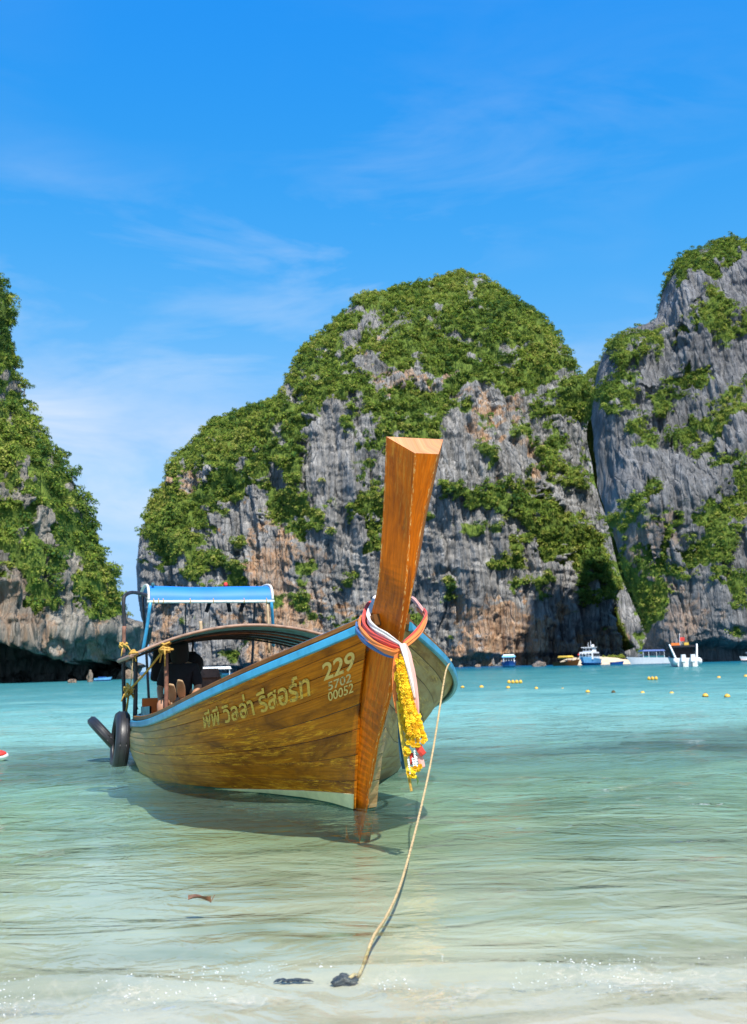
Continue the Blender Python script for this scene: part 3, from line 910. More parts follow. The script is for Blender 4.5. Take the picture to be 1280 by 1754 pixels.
# the sea has eaten a deep hollow under its foot
hl = 6.0 + 0.7 * vn(X / 5, Y / 5, 0.0, 78) + 0.4 * vn(X / 1.5, Y / 1.5, 0.0, 79) - 3.1 * sst(-45, -42, X)
cut = (1 - sst(0.90 * hl, 1.02 * hl, Z))
P[..., 1] += cut * 19.0 * (np.cos(th)[:, None] > -0.3)
P[..., 0] -= cut * 2.0
lft = link('cliff', mesh('cliff', P.reshape(-1, 3), grid_faces(NA, NVL), M['rock_l'], True, attrs={'veg': veg, 'rust': rust}))
tag(lft, 'overgrown headland at the left edge with a dark sea cave under its foot', 'cliff', None, 'structure')
vis = ((th > math.radians(-75)) & (th < math.radians(100))).astype(float)[:, None] * np.ones(NVL)[None, :]
o = grow('cliff_vegetation', P, N, veg, NVL, 5000, rv, 0.35, 1.35, PROTO_NEAR, keep=vis.ravel())
tag(o, 'dense green trees and shrubs clothing the headland on the left', 'vegetation', None, 'stuff')

# single trees that lean out from the headland's edge
rt = np.random.default_rng(5)
crown_me = []
for k in range(3):
    pts = rt.normal(size=(9, 3)) * np.array([0.55, 0.55, 0.38])
    crown_me.append(leaf_cloud('crown', pts, 0.45 + 0.3 * rt.random(9), PROTO_NEAR, rt))
ORD = ['first', 'second', 'third', 'fourth', 'fifth', 'sixth', 'seventh', 'eighth', 'ninth', 'tenth', 'eleventh', 'twelfth', 'thirteenth', 'fourteenth']
def make_tree(loc, sc, k, lean, n_):
    root = empty('tree', loc, rt.random() * 6)
    P_t = spline([(0, 0, -0.6), (0.05, 0.0, 0.5), (lean * 0.5, 0.1, 1.1), (lean, 0.1, 1.7)], 10)
    b = MB().tube(P_t, np.linspace(0.11, 0.05, 10), 7)
    for q in range(4):
        an = q * 1.7
        b.tube(spline([P_t[5], P_t[5] + (0.3 * math.cos(an), 0.3 * math.sin(an), 0.35), P_t[5] + (0.65 * math.cos(an), 0.65 * math.sin(an), 0.65)], 6), np.linspace(0.05, 0.015, 6), 5)
    tr = b.build('trunk', M['bark'], root, True)
    cr = link('crown', crown_me[k], root)
    cr.location = (lean, 0.1, 1.75)
    root.scale = (sc, sc, sc)
    return tag(root, 'bushy green tree on the right hand edge of the left headland, %s from the top' % ORD[n_], 'tree', 'trees along the edge of the left headland')
for i, (px, py, sc) in enumerate([(30, 505, 0.95), (36, 545, 0.8), (48, 618, 0.9), (55, 655, 0.9), (84, 735, 1.0), (108, 778, 1.1), (126, 808, 1.2), (152, 860, 1.25), (140, 880, 1.2), (160, 905, 1.15), (166, 950, 1.0), (184, 992, 1.2), (190, 1030, 1.15), (174, 1040, 1.0)]):
    j = int(np.argmin((to_px(P.reshape(-1, 3))[0] - px) ** 2 + (to_px(P.reshape(-1, 3))[1] - py - 14) ** 2 + 1e6 * (vis.ravel() < 0.5)))
    p = P.reshape(-1, 3)[j]
    make_tree((p[0], p[1], p[2] - 0.3), sc, i % 3, 0.3, i)

# low rock islet and rocks at the waterline
def rock(name, c, r, seed, mat, label, cat='rock'):
    mb = MB().ell((0, 0, 0), r, 36, 22)
    V = np.array(mb.V)
    nn = V / (np.linalg.norm(V, axis=1)[:, None] + 1e-9)
    k = max(r)
    V = V + nn * (0.30 * k * fbm(V[:, 0] / k * 1.4, V[:, 1] / k * 1.4, V[:, 2] / k * 1.8, 4, seed))[:, None]
    o = link(name, mesh(name, V, mb.F, mat, True, attrs={'veg': np.zeros(len(V)), 'rust': np.full(len(V), 0.55)}))
    o.location = c
    return tag(o, label, cat)
c = onz(222, 1159.5); c = c * (150 / c[1])
rock('rock', (c[0], 150, 0.2), (1.9, 1.2, 0.85), 4, M['rock_l'], 'low brown rock islet on the horizon beyond the left headland')
c = ony(124, 1162, 112.0)
rock('rock', (c[0], 112, 0.1), (0.42, 0.3, 0.30), 6, M['rock_l'], 'small pale rock awash in front of the sea cave')
c = ony(155, 1153, 116.0)
rock('rock', (c[0], 116, 0.4), (0.30, 0.25, 0.75), 8, M['rock_l'], 'upright pinkish rock at the mouth of the sea cave')
c = ony(925, 1139, 208.0)
rock('rock', (c[0], 208, 0.1), (1.4, 0.9, 0.75), 12, M['rock'], 'low grey boulder at the foot of the middle cliff, right of the blue boat')
c = ony(800, 1139, 250.0)
for px, rr_, lb in ((818, 0.8, 'small pale boulder at the waterline below the orange cliff wall'),):
    c = ony(px, 1138, 262.0)
    rock('rock', (c[0], 262, 0.1), (rr_, 0.6, 0.7), 14, M['rock'], lb)

# strip of sand between the boats at the foot of the gully
cA, cB = ony(975, 1136, 225.0), ony(1088, 1134, 225.0)
n = 60
xs = np.linspace(cA[0], cB[0], n)
V, top_ = [], 1.75 + 0.25 * fbm(xs / 3, 0.0, 0.0, 3, 44)
for i in range(n):
    e = math.sin(math.pi * i / (n - 1)) ** 0.35
    for yy_, zf in ((219, -0.8), (221.5, 0.35), (224, 0.9), (228, 1.0), (238, 1.1)):
        V.append((xs[i], yy_ + 0.5 * math.sin(i * 0.7), zf * top_[i] * (e if zf > 0 else 1)))
o = link('beach', mesh('beach', V, grid_faces(n, 5), simple_mat('pale_beach_sand', (0.66, 0.53, 0.36), 0.9, 0.15, 0.6), True))
tag(o, 'narrow strip of pale sand under the gully between the two big cliffs', 'beach', None, 'structure')
c = ony(1052, 1124, 226.0)
pts = rt.normal(size=(16, 3)) * np.array([1.1, 0.5, 0.18]) + np.array([0, 0, 0.3])
o = link('shrub', leaf_cloud('shrub', pts, 0.45 + 0.25 * rt.random(16), PROTO_FAR, rt, np.full(16, 0.8)))
o.location = (c[0], 226, 1.35)
tag(o, 'bright green shrub growing on the narrow sand strip under the gully', 'shrub')

# ------------------------------------------------------------------ the longtail boat
A_B = math.radians(18.5)
P0 = np.array([-0.104, 7.366, 0.0])
BACK = np.array([-math.sin(A_B), math.cos(A_B), 0.0])
RIGHT = np.array([math.cos(A_B), math.sin(A_B), 0.0])
def wpt(s, t_, z):
    return P0 + np.multiply.outer(s, BACK) + np.multiply.outer(t_, RIGHT) + np.multiply.outer(z, np.array([0, 0, 1.0]))


LB = 7.6
def seam(z):
    return np.interp(z, [-0.1, 0.06, 0.4, 0.76, 1.14, 1.30], [0.06, 0.02, -0.10, -0.24, -0.47, -0.575])
def zg(s):
    return 0.409 + 0.899 * np.exp(-(s + 0.611) / 1.752)
def bgw(s):
    return 1.153 * (1 - np.exp(-(np.clip(s + 0.611, 0, None) / 0.931) ** 1.167)) + 0.10 - 0.069 * np.clip(s - 4, 0, 2) ** 2 - 0.12 * np.clip(s - 6, 0, None)
ZT0 = 1.285
_bx = np.array([0, 0.4, 0.8, 1.24, 1.71, 2.15, 2.8, 3.5, 5, 6.2, 7.6])
_by = np.array([0.09, 0.13, 0.23, 0.44, 0.76, 1.0, 1.19, 1.245, 1.13, 0.86, 0.55])
def hull(q, h):
    """q metres aft of the stem seam, h 0 at the water .. 1 at the sheer; gives station, half breadth, height"""
    q, h = np.broadcast_arrays(np.asarray(q, float), np.asarray(h, float))
    s1 = float(seam(ZT0))
    hh = np.clip(h, 0, 1)
    fade = np.exp(-q / 2.2)
    sg = q + s1 * fade
    s = q + seam(hh * ZT0) * fade
    topb = bgw(sg)
    bot = np.interp(q, _bx, _by)
    pw = 1.25 - 0.8 * sst(0.6, 3.2, q)
    tt = bot + (topb - bot) * hh ** pw + 0.05 * sst(1.5, 3.5, q) * np.sin(np.pi * hh)
    tt = np.where(h < 0, bot * (1 + h * 0.55), tt)
    z = np.where(h < 0, h * 0.26, hh * zg(sg))
    return s, tt, z
def hpos(q, h, side, off=0.0):
    """local boat coordinates (x forward, y to the boat's left, z up) on the hull, moved off outwards"""
    def p(q_, h_):
        s, tt, z = hull(q_, h_)
        return np.stack([-s, side * tt, z], -1)
    P = p(q, h)
    e = 1e-3
    q, h = np.broadcast_arrays(np.asarray(q, float), np.asarray(h, float))
    dq = (p(q + e, h) - p(q, h)) / e
    dh = (p(q, np.minimum(h + e, 1.2)) - p(q, h - e)) / (2 * e)
    n_ = np.cross(dq, dh)
    n_ /= np.linalg.norm(n_, axis=-1)[..., None] + 1e-9
    n_ = n_ * np.sign((n_[..., 1] * side))[..., None]
    return P + n_ * np.asarray(off)[..., None] if np.ndim(off) else P + n_ * off


boat = empty('longtail_boat', tuple(P0), A_B - math.pi / 2)
tag(boat, 'wooden longtail boat with a tall orange prow and blue rails, moored in the shallows', 'boat')

zf = np.array([-0.30, -0.14, 0.0, 0.11, 0.30, 0.51, 0.81, 1.17, 1.35, 1.51, 1.70, 1.87, 2.07, 2.28])
sf = np.array([0.22, 0.12, 0.0, -0.06, -0.185, -0.33, -0.57, -0.82, -0.925, -1.01, -1.09, -1.165, -1.27, -1.39])
wf = np.array([0.006, 0.006, 0.006, 0.007, 0.008, 0.010, 0.012, 0.015, 0.019, 0.024, 0.031, 0.040, 0.055, 0.074])
wr = np.array([0.07, 0.085, 0.098, 0.104, 0.104, 0.104, 0.108, 0.114, 0.118, 0.132, 0.142, 0.152, 0.172, 0.194])
dp = np.array([0.10, 0.12, 0.12, 0.14, 0.18, 0.24, 0.32, 0.31, 0.26, 0.225, 0.215, 0.215, 0.215, 0.225])
def strip(name, mat, side, qs, h0, h1, off0, off1, uo=0.0, parent=boat, bev=0.006, smooth=False, lead=True):
    """a plank: slab between two lines on the hull, with eased edges"""
    n_ = len(qs)
    h0 = np.broadcast_to(h0, (n_,)); h1 = np.broadcast_to(h1, (n_,))
    hgt = np.maximum(zg(qs - 0.5), 0.3)
    e = np.minimum(bev / hgt, (h1 - h0) * 0.3)
    prof = [(h0, off0), (h0, off1 - bev * 0.7), (h0 + e, off1), ((h0 + h1) / 2, off1 + 0.001), (h1 - e, off1), (h1, off1 - bev * 0.7), (h1, off0)]
    rows = np.stack([hpos(qs, hh_, side, oo) for hh_, oo in prof], 1)
    if side > 0 and lead:
        fz_ = rows[0, :, 2]
        fo_ = np.array([np.broadcast_to(oo, (n_,))[0] for hh_, oo in prof])
        rows = np.concatenate([np.stack([-np.interp(fz_, zf, sf) - 0.004, np.interp(fz_, zf, wf) + 0.004 + fo_ * 0.5, fz_], 1)[None], rows], 0)
        n_ += 1
    k = len(prof)
    V = rows.reshape(-1, 3)
    arc = np.concatenate([[0], np.cumsum(np.linalg.norm(np.diff(rows[:, 3], axis=0), axis=1))])
    acr = np.array([0, 0.01, 0.02, 0.5, 0.98, 0.99, 1.0])
    wd = np.linalg.norm(rows[:, 4] - rows[:, 2], axis=1)
    uv = np.stack([np.repeat(arc[:, None], k, 1), acr[None, :] * wd[:, None] + uo], -1).reshape(-1, 2)
    Fc = []
    for i in range(n_ - 1):
        for j in range(k - 1):
            f_ = (i * k + j, (i + 1) * k + j, (i + 1) * k + j + 1, i * k + j + 1)
            Fc.append(f_ if side > 0 else f_[::-1])
    Fc += [tuple(range(k)), tuple((n_ - 1) * k + j for j in range(k))]
    o = link(name, mesh(name, V, Fc, mat, smooth, uv=uv), parent)
    return o


qs = np.concatenate([np.linspace(0.0, 0.5, 12), np.linspace(0.5, 3.5, 30)[1:], np.linspace(3.5, LB, 18)[1:]])
HB = [0.0, 0.155, 0.30, 0.44, 0.575, 0.70, 0.815, 0.915, 1.0]
for side in (-1, 1):
    for i in range(len(HB) - 1):
        gap = 0.0016
        strip('plank', M['plank'] if side < 0 else M['plankr'], side, qs, HB[i] + (gap if i else 0), HB[i + 1] - gap, -0.022, 0.0 + 0.002 * ((i * 7) % 3 - 1), bev=0.004, uo=i * 3.1 + side)
    # dark shell just behind the planks shows in the seams
    hs = np.linspace(0.0, 1.0, 9)
    Q, H_ = np.meshgrid(qs, hs, indexing='ij')
    V = hpos(Q.ravel(), H_.ravel(), side, -0.007)
    link('hull_shell', mesh('hull_shell', V, grid_faces(len(qs), 9), M['dark'], True), boat)
    # bottom below the waterline
    hb = np.array([0.02, 0.0, -0.25, -0.5, -0.8, -1.0])
    Q, H_ = np.meshgrid(qs, hb, indexing='ij')
    V = hpos(Q.ravel(), H_.ravel(), side, -0.001)
    V = V.reshape(len(qs), len(hb), 3)
    V[0, :, 0] = np.where(side > 0, -np.interp(V[0, :, 2], zf, sf), V[0, :, 0]); V[0, :, 1] = np.where(side > 0, 0.008, V[0, :, 1])
    keel = V[:, -1:].copy(); keel[:, 0, 1] = 0; keel[:, 0, 2] = -0.30
    V = np.concatenate([V, keel], 1)
    link('hull_bottom', mesh('hull_bottom', V.reshape(-1, 3), grid_faces(len(qs), 7), M['antifoul'], True), boat)
    qb = np.linspace(0.0, 1.75, 24)
    zt_ = 0.105 * (1 - qb / 1.8)
    hb1 = zt_ / zg(qb - 0.55)
    if side < 0:
        strip('boot_stripe', M['cream'], side, qb, 0.0, hb1, -0.004, 0.005, bev=0.002, lead=False)

# stem and prow: one tall timber with a wedge-shaped section
T = np.stack([np.gradient(sf), np.gradient(zf)], 1)
T /= np.linalg.norm(T, axis=1)[:, None]
def dens(a):
    tt = np.linspace(0, len(a) - 1, 60)
    return spline(np.stack([a, a * 0], 1), 60)[:, 0]
sf_, zf_, wf_, wr_, dp_, ts, tz = (dens(a) for a in (sf, zf, wf, wr, dp, T[:, 0], T[:, 1]))
V, uv, Fc = [], [], []
arc = np.concatenate([[0], np.cumsum(np.hypot(np.diff(sf_), np.diff(zf_)))])
for i in range(60):
    rs, rz_ = sf_[i] + dp_[i] * tz[i], zf_[i] - dp_[i] * ts[i]
    if zf_[i] > 2.0:      # the end is cut a little steeper
        k = (zf_[i] - 2.0) / 0.28
        rz_ += 0.03 * k
    b_ = 0.006
    ring = [(-rs, -wr_[i], rz_), (-sf_[i] - b_ * 0.5, -wf_[i] - b_ * 0.7, zf_[i]), (-sf_[i], -wf_[i] + min(b_, wf_[i] * 0.5), zf_[i]), (-sf_[i], wf_[i] - min(b_, wf_[i] * 0.5), zf_[i]), (-sf_[i] - b_ * 0.5, wf_[i] + b_ * 0.7, zf_[i]), (-rs, wr_[i], rz_)]
    V += ring
    uv += [(arc[i], 0.0), (arc[i], 0.24), (arc[i], 0.26), (arc[i], 0.40), (arc[i], 0.42), (arc[i], 0.66)]
for i in range(59):
    for j in range(6):
        Fc.append((i * 6 + j, i * 6 + (j + 1) % 6, (i + 1) * 6 + (j + 1) % 6, (i + 1) * 6 + j))
Fc.append(tuple(59 * 6 + j for j in range(6)))
stem = link('prow', mesh('prow', V, Fc, M['stem'], False, uv=uv), boat)
stem.data.materials.append(M['stemtop'])
stem.data.polygons[len(Fc) - 1].material_index = 1
stem['label'] = 'tall varnished orange prow timber leaning forward'

# rub rails (blue), wooden cap above them, inner bulwark
def rail(name, mat, side, q0, h, zoff, outw, hw, hh_, parent=boat, dq=None):
    q = np.concatenate([np.linspace(q0, 0.5, 14), np.linspace(0.5, 3.5, 30)[1:], np.linspace(3.5, LB, 20)[1:]])
    P = hpos(q, np.full(len(q), h), side, 0.0)
    Tn = np.gradient(P, axis=0)
    Tn /= np.linalg.norm(Tn, axis=1)[:, None]
    O = np.stack([-Tn[:, 1], Tn[:, 0], 0 * Tn[:, 0]], 1)
    O /= np.linalg.norm(O, axis=1)[:, None]
    O *= np.sign(O[:, 1] * side)[:, None]
    Cn = P + O * outw + np.array([0, 0, zoff])
    V, Fc, uv = [], [], []
    b = min(hw, hh_) * 0.45
    prof = [(-hw, -hh_ + b), (-hw + b, -hh_), (hw - b, -hh_), (hw, -hh_ + b), (hw, hh_ - b), (hw - b, hh_), (-hw + b, hh_), (-hw, hh_ - b)]
    arc = np.concatenate([[0], np.cumsum(np.linalg.norm(np.diff(Cn, axis=0), axis=1))])
    for i in range(len(q)):
        for j, (a_, c_) in enumerate(prof):
            V.append(Cn[i] + O[i] * a_ + np.array([0, 0, c_]))
            uv.append((arc[i], j * 0.02))
    k = len(prof)
    for i in range(len(q) - 1):
        for j in range(k):
            Fc.append((i * k + j, i * k + (j + 1) % k, (i + 1) * k + (j + 1) % k, (i + 1) * k + j))
    Fc += [tuple(range(k)), tuple((len(q) - 1) * k + j for j in range(k))]
    return link(name, mesh(name, V, Fc, mat, False, uv=uv), parent)
for side in (-1, 1):
    rail('rub_rail', M['blue'], side, 0.02, 1.0, -0.012, 0.014, 0.018, 0.030)
    rail('gunwale_cap', M['brown'], side, 0.0, 1.0, 0.045, -0.03, 0.028, 0.022)
    rail('rail_edge', M['blue'], side, 0.0, 1.0, 0.071, -0.05, 0.012, 0.004)

# inside: a floor and a raised foredeck behind the prow
qd = np.linspace(0.0, LB - 0.05, 40)
V = []
for q_ in qd:
    for sg_ in (-1, -0.5, 0, 0.5, 1):
        s_, t_, z_ = hull(q_, 0.62 if q_ > 1.4 else 0.86)
        V.append((-float(s_), sg_ * (float(t_) - 0.03), float(z_)))
link('deck', mesh('deck', V, grid_faces(40, 5), M['brown'], True, uv=[(v[0], v[1]) for v in V]), boat)
# beam across the bow behind the prow, carrying the tied scarves
MBb = MB()
MBb.add([(0.42, -0.20, 1.20), (0.42, 0.20, 1.20), (0.66, 0.12, 1.27), (0.66, -0.12, 1.27), (0.42, -0.20, 1.26), (0.42, 0.20, 1.26), (0.66, 0.13, 1.34), (0.66, -0.13, 1.34)],
        [(0, 1, 2, 3), (4, 7, 6, 5), (0, 4, 5, 1), (1, 5, 6, 2), (2, 6, 7, 3), (3, 7, 4, 0)])
MBb.build('breasthook', M['brown'], boat)
# transom
s_, t_, z_ = hull(np.full(6, LB), np.linspace(-0.9, 1, 6))
V = [(-s_[i], sg_ * t_[i], z_[i]) for i in range(6) for sg_ in (-1, 1)]
link('transom', mesh('transom', V, [(2 * i, 2 * i + 1, 2 * i + 3, 2 * i + 2) for i in range(5)], M['plank'], uv=[(v[1], v[2]) for v in V]), boat)
# inner side boards seen through the gap at the after part
for side in (-1, 1):
    q_ = np.linspace(3.6, 6.9, 14)
    V = []
    for k in q_:
        s1_, t1_, z1_ = hull(k, 1.0)
        for zz_ in (0.02, 0.16):
            V.append((-float(s1_), side * (float(t1_) - 0.09), float(z1_) + zz_))
        for zz_ in (0.16, 0.02):
            V.append((-float(s1_), side * (float(t1_) - 0.11), float(z1_) + zz_))
    link('side_board', mesh('side_board', V, grid_faces(14, 4), M['teal']), boat)

# lettering painted on the planks
def lettering(name, body, mat, q0, q1, h0, hH, lean0=0.0, lean1=0.0, bold=0.0, size_ref=None, wear=None):
    cu = bpy.data.curves.new('lettering_curve', 'FONT')
    cu.body = body
    cu.size = 1.0
    cu.offset = bold
    cu.resolution_u = 4
    ob = bpy.data.objects.new('lettering_tmp', cu)
    COL.objects.link(ob)
    dg = bpy.context.evaluated_depsgraph_get()
    me0 = bpy.data.meshes.new_from_object(ob.evaluated_get(dg))
    bpy.data.objects.remove(ob)
    bm = bmesh.new()
    bm.from_mesh(me0)
    bmesh.ops.triangulate(bm, faces=bm.faces[:])
    bmesh.ops.subdivide_edges(bm, edges=[e for e in bm.edges if e.calc_length() > 0.12], cuts=1)
    bm.verts.ensure_lookup_table()
    XY = np.array([(v.co.x, v.co.y) for v in bm.verts])
    if len(XY) == 0:
        return None
    x0, x1 = XY[:, 0].min(), XY[:, 0].max()
    qq = np.linspace(q0, q1, 50)
    B = hpos(qq, np.full(50, h0), -1, 0.0)
    ar = np.concatenate([[0], np.cumsum(np.linalg.norm(np.diff(B, axis=0), axis=1))])
    f = (XY[:, 0] - x0) / (x1 - x0)
    q_ = np.interp(f * ar[-1], ar, qq)
    ref = size_ref or XY[:, 1].max()
    yv = XY[:, 1] / ref
    q_ = np.clip(q_ + yv * (lean0 + (lean1 - lean0) * f), 0.012, None)
    h_ = h0 + yv * hH
    V = hpos(q_, h_, -1, 0.0055)
    for v, p in zip(bm.verts, V):
        v.co = p
    for f_ in bm.faces:
        if f_.normal.dot(Vector((0.3, -1, 0))) < 0:
            pass
    me = bpy.data.meshes.new(name)
    bm.to_mesh(me)
    bm.free()
    me.materials.append(mat)
    return link(name, me, boat)
lettering('lettering', '\u0e1e\u0e35\u0e1e\u0e35 \u0e27\u0e34\u0e25\u0e25\u0e48\u0e32 \u0e23\u0e35\u0e2a\u0e2d\u0e23\u0e4c\u0e17', M['letter'], 1.44, 0.335, 0.735, 0.105, -0.10, -0.02, 0.020, size_ref=0.56)
lettering('lettering', '229', M['digit'], 0.232, 0.052, 0.79, 0.100, 0.0, 0.005, 0.02, size_ref=0.72)
lettering('lettering', '5702', M['faded'], 0.212, 0.064, 0.722, 0.050, 0.0, 0.004, 0.012, size_ref=0.72)
lettering('lettering', '00052', M['digit'], 0.219, 0.047, 0.658, 0.055, 0.0, 0.004, 0.012, size_ref=0.72)

# awning: a low barrel roof with teal ribbed lining
AW = dict(s0=4.0, s1=5.75, hw=1.29)
def aw_z(s_, t_):
    k = (s_ - 4.0) / 1.75
    return 1.485 - 0.055 * k - (0.305 - 0.03 * k) * (np.abs(t_) / 1.29) ** 2.0
ns, ntt = 12, 25
S_, T_ = np.meshgrid(np.linspace(4.0, 5.75, ns), np.linspace(-1.29, 1.29, ntt), indexing='ij')
top_ = np.stack([-S_, T_, aw_z(S_, T_)], -1)
bot_ = top_ - np.array([0, 0, 0.022])
aw = link('awning', mesh('awning', np.concatenate([top_.reshape(-1, 3), bot_.reshape(-1, 3)]), np.concatenate([grid_faces(ns, ntt), grid_faces(ns, ntt)[:, ::-1] + ns * ntt]), M['awnunder'], True), boat)
tt_ = np.linspace(-1.30, 1.30, 31)
for k, s_ in enumerate(np.linspace(4.35, 5.7, 5)):
    P_r = np.stack([np.full(31, -s_), tt_, aw_z(s_, tt_) - 0.045], 1)
    MB().tube(P_r, 0.014, 6).build('awning_rib', M['rustpole'] if k == 1 else M['darkpole'], aw, True)
for s_ in (3.985, 5.77):
    P_r = np.stack([np.full(31, -s_), tt_, aw_z(s_, tt_) - 0.006], 1)
    MB().tube(P_r, 0.017, 7).build('awning_edge', M['awning'], aw, True)
for sg_ in (-1, 1):
    P_r = np.stack([-np.linspace(3.97, 5.78, 12), np.full(12, sg_ * 1.30), aw_z(np.linspace(3.97, 5.78, 12), 1.30) - 0.012], 1)
    MB().tube(P_r, 0.024, 7).build('awning_edge', M['awning'], aw, True)
def post(p, q_, r_, mat, name='post'):
    return MB().tube(spline([p, tuple((np.array(p) + np.array(q_)) / 2 + np.array([0.004, 0.006, 0])), q_], 8), r_, 8).build(name, mat, boat, True)
for s_, t_, mt, r_ in ((4.15, -0.92, 'rustpole', 0.024), (4.6, -1.20, 'darkpole', 0.020), (5.5, -1.13, 'darkpole', 0.020), (4.15, 0.95, 'rustpole', 0.024), (4.9, 1.2, 'darkpole', 0.02), (5.6, 1.1, 'darkpole', 0.02), (5.0, -0.62, 'palewood', 0.03)):
    post((-s_, t_, float(zg(s_)) - 0.12), (-s_, t_, float(aw_z(s_, t_)) - 0.02), r_, M[mt])

# stern canopy of blue cloth on a pipe frame
cy0, cy1, cs0 = -0.90, 0.665, 6.0
prof = spline([(6.0, 1.885), (6.03, 1.99), (6.14, 2.075), (6.45, 2.11), (6.85, 2.09), (7.10, 2.03)], 22)
ty = np.linspace(cy0, cy1, 18)
V = [(-p[0], y_, p[1] - 0.012 * math.sin(math.pi * (y_ - cy0) / (cy1 - cy0)) + 0.003 * math.sin(6 * y_ + 2 * p[0])) for p in prof for y_ in ty]
can = link('canopy', mesh('canopy', V, grid_faces(22, 18), M['tarp'], True), boat)
can['label'] = 'bright blue cloth canopy at the stern'
MB().tube([(-6.0, y_, 1.875) for y_ in np.linspace(cy0 - 0.04, cy1 + 0.04, 10)], 0.019, 8).build('canopy_pipe', M['pipe'], can, True)
for y_ in (cy0 - 0.02, cy1 + 0.02):
    MB().tube([(-p[0], y_ + (0.0 if y_ > 0 else 0.0), p[1] + 0.012) for p in prof], 0.017, 8).build('canopy_hoop', M['pipe'], can, True)
for y_ in (-0.86, -0.80, -0.74, -0.4, -0.1, 0.3, 0.6):
    MB().tube([(-6.0 + 0.024 * math.cos(a_), y_, 1.885 + 0.03 * math.sin(a_)) for a_ in np.linspace(0, 2 * math.pi, 9)], 0.006, 5).build('lashing', M['yrope'], can)
post((-6.0, cy0, 1.87), (-6.15, cy0 - 0.08, 1.22), 0.022, M['blue'], 'canopy_post')
post((-6.0, cy1, 1.87), (-6.35, cy1 + 0.10, 1.30), 0.022, M['blue'], 'canopy_post')
post((-6.02, cy1 - 0.05, 1.87), (-6.02, cy1 - 0.03, 1.20), 0.016, M['palewood'], 'canopy_post')
post((-7.05, cy0, 2.03), (-7.0, cy0 + 0.1, 0.5), 0.018, M['darkpole'], 'canopy_post')
post((-7.05, cy1, 2.03), (-7.0, cy1 - 0.1, 0.5), 0.018, M['darkpole'], 'canopy_post')
post((-6.3, -0.42, 2.05), (-6.3, -0.42, 1.2), 0.008, M['darkpole'], 'canopy_post')
post((-5.9, -0.28, 1.62), (-5.9, -0.28, 1.40), 0.022, M['palewood'], 'mast_stub')
for y_ in (0.10, 0.33, -0.12):
    MB().tube(spline([(-6.25, y_, 2.04), (-6.22, y_ + 0.02, 1.93), (-6.20, y_ + (0.05 if y_ > 0 and y_ < 0.2 else -0.04), 1.75)], 8), 0.026, 6, 0.35).build('canopy_strap', M['black'], can, True)
# the bent pole that carries the canopy on the boat's side
pole = MB().tube(spline([(-5.5, -1.24, 0.42), (-5.5, -1.26, 1.0), (-5.5, -1.255, 1.5), (-5.5, -1.27, 1.84), (-5.55, -1.24, 1.93), (-5.75, -1.13, 1.975), (-6.05, -0.93, 1.96)], 40), 0.023, 8).build('bent_pole', M['darkpole'], boat, True)
MB().tube(spline([(-5.5, -1.262, 1.22), (-5.5, -1.26, 1.36), (-5.5, -1.258, 1.55)], 8), 0.0255, 8).build('pole_wrapping', M['rustpole'], pole, True)
# pennant knobs on the canopy
tag(MB().ell(tuple(wpt(6.5, 0.15, 2.135)), (0.03, 0.03, 0.035), 8, 6).build('flag_knob', M['red'], None, True), 'tiny red knot sticking up from the blue stern canopy', 'knot')
tag(MB().ell(tuple(wpt(6.1, -0.86, 2.10)), (0.025, 0.025, 0.03), 8, 6).build('flag_knob', M['teal'], None, True), 'tiny green knot at the left corner of the blue stern canopy', 'knot')
# engine block with its long shaft at the stern
eng = MB().box((-7.1, 0.0, 0.72), (0.5, 0.36, 0.36), 0, 0.85).box((-7.0, 0.0, 0.96), (0.3, 0.28, 0.12), 0, 0.8).build('engine', M['rustpole'], boat)
MB().tube([(-7.3, 0, 0.8), (-8.2, 0.05, 0.45), (-9.6, 0.1, -0.12)], 0.03, 8).build('propeller_shaft', M['pipe'], eng, True)

# ------------------------------------------------------------------ ropes on the boat
def rope(name, P, r_, mat, label, cat='rope', group=None, n=8):
    o = MB().tube(P, r_, n).build(name, mat, None, True)
    return tag(o, label, cat, group)
def twisted(name, P, r_, mat, label, turns=60, cat='rope'):
    """three strands laid round one another"""
    P, T_, A_, B_ = frames(P)
    mb = MB()
    ar = np.linspace(0, turns * 2 * math.pi, len(P))
    for k in range(3):
        ph = ar + k * 2 * math.pi / 3
        mb.tube(P + A_ * (np.cos(ph) * r_ * 0.5)[:, None] + B_ * (np.sin(ph) * r_ * 0.5)[:, None], r_ * 0.56, 6)
    return tag(mb.build(name, mat, None, True), label, cat)
# mooring rope from the rail down into the shallows
_a = wpt(0.26, 0.80, 1.03)
_b = np.array([-0.085, 3.60, -0.025])
nrm_ = np.cross(_b - _a, np.array([0, 0, 1.0])); nrm_ /= np.linalg.norm(nrm_)
pts = [wpt(0.55, 0.62, 0.93), wpt(0.40, 0.80, 1.01), _a + np.array([0, 0, 0.0])]
for px, py in ((764, 1150), (754, 1210), (742, 1285), (728, 1355), (705, 1450), (684, 1522), (662, 1570), (640, 1605)):
    dd = _f + (px - 640) / FPX * _R - (py - 877) / FPX * _U
    k = np.dot(_a - F0, nrm_) / np.dot(dd, nrm_)
    pts.append(F0 + dd * k)
_c = onz(590, 1676, -0.01)
pts += [_b] + [np.array([_c[0] + 0.03, _c[1] + 0.012, -0.004]), np.array([_c[0], _c[1] - 0.01, -0.02])]
twisted('mooring_rope', spline(pts, 420), 0.0068, M['rope'], 'tan mooring rope running from the right rail down into the shallow water', 90)
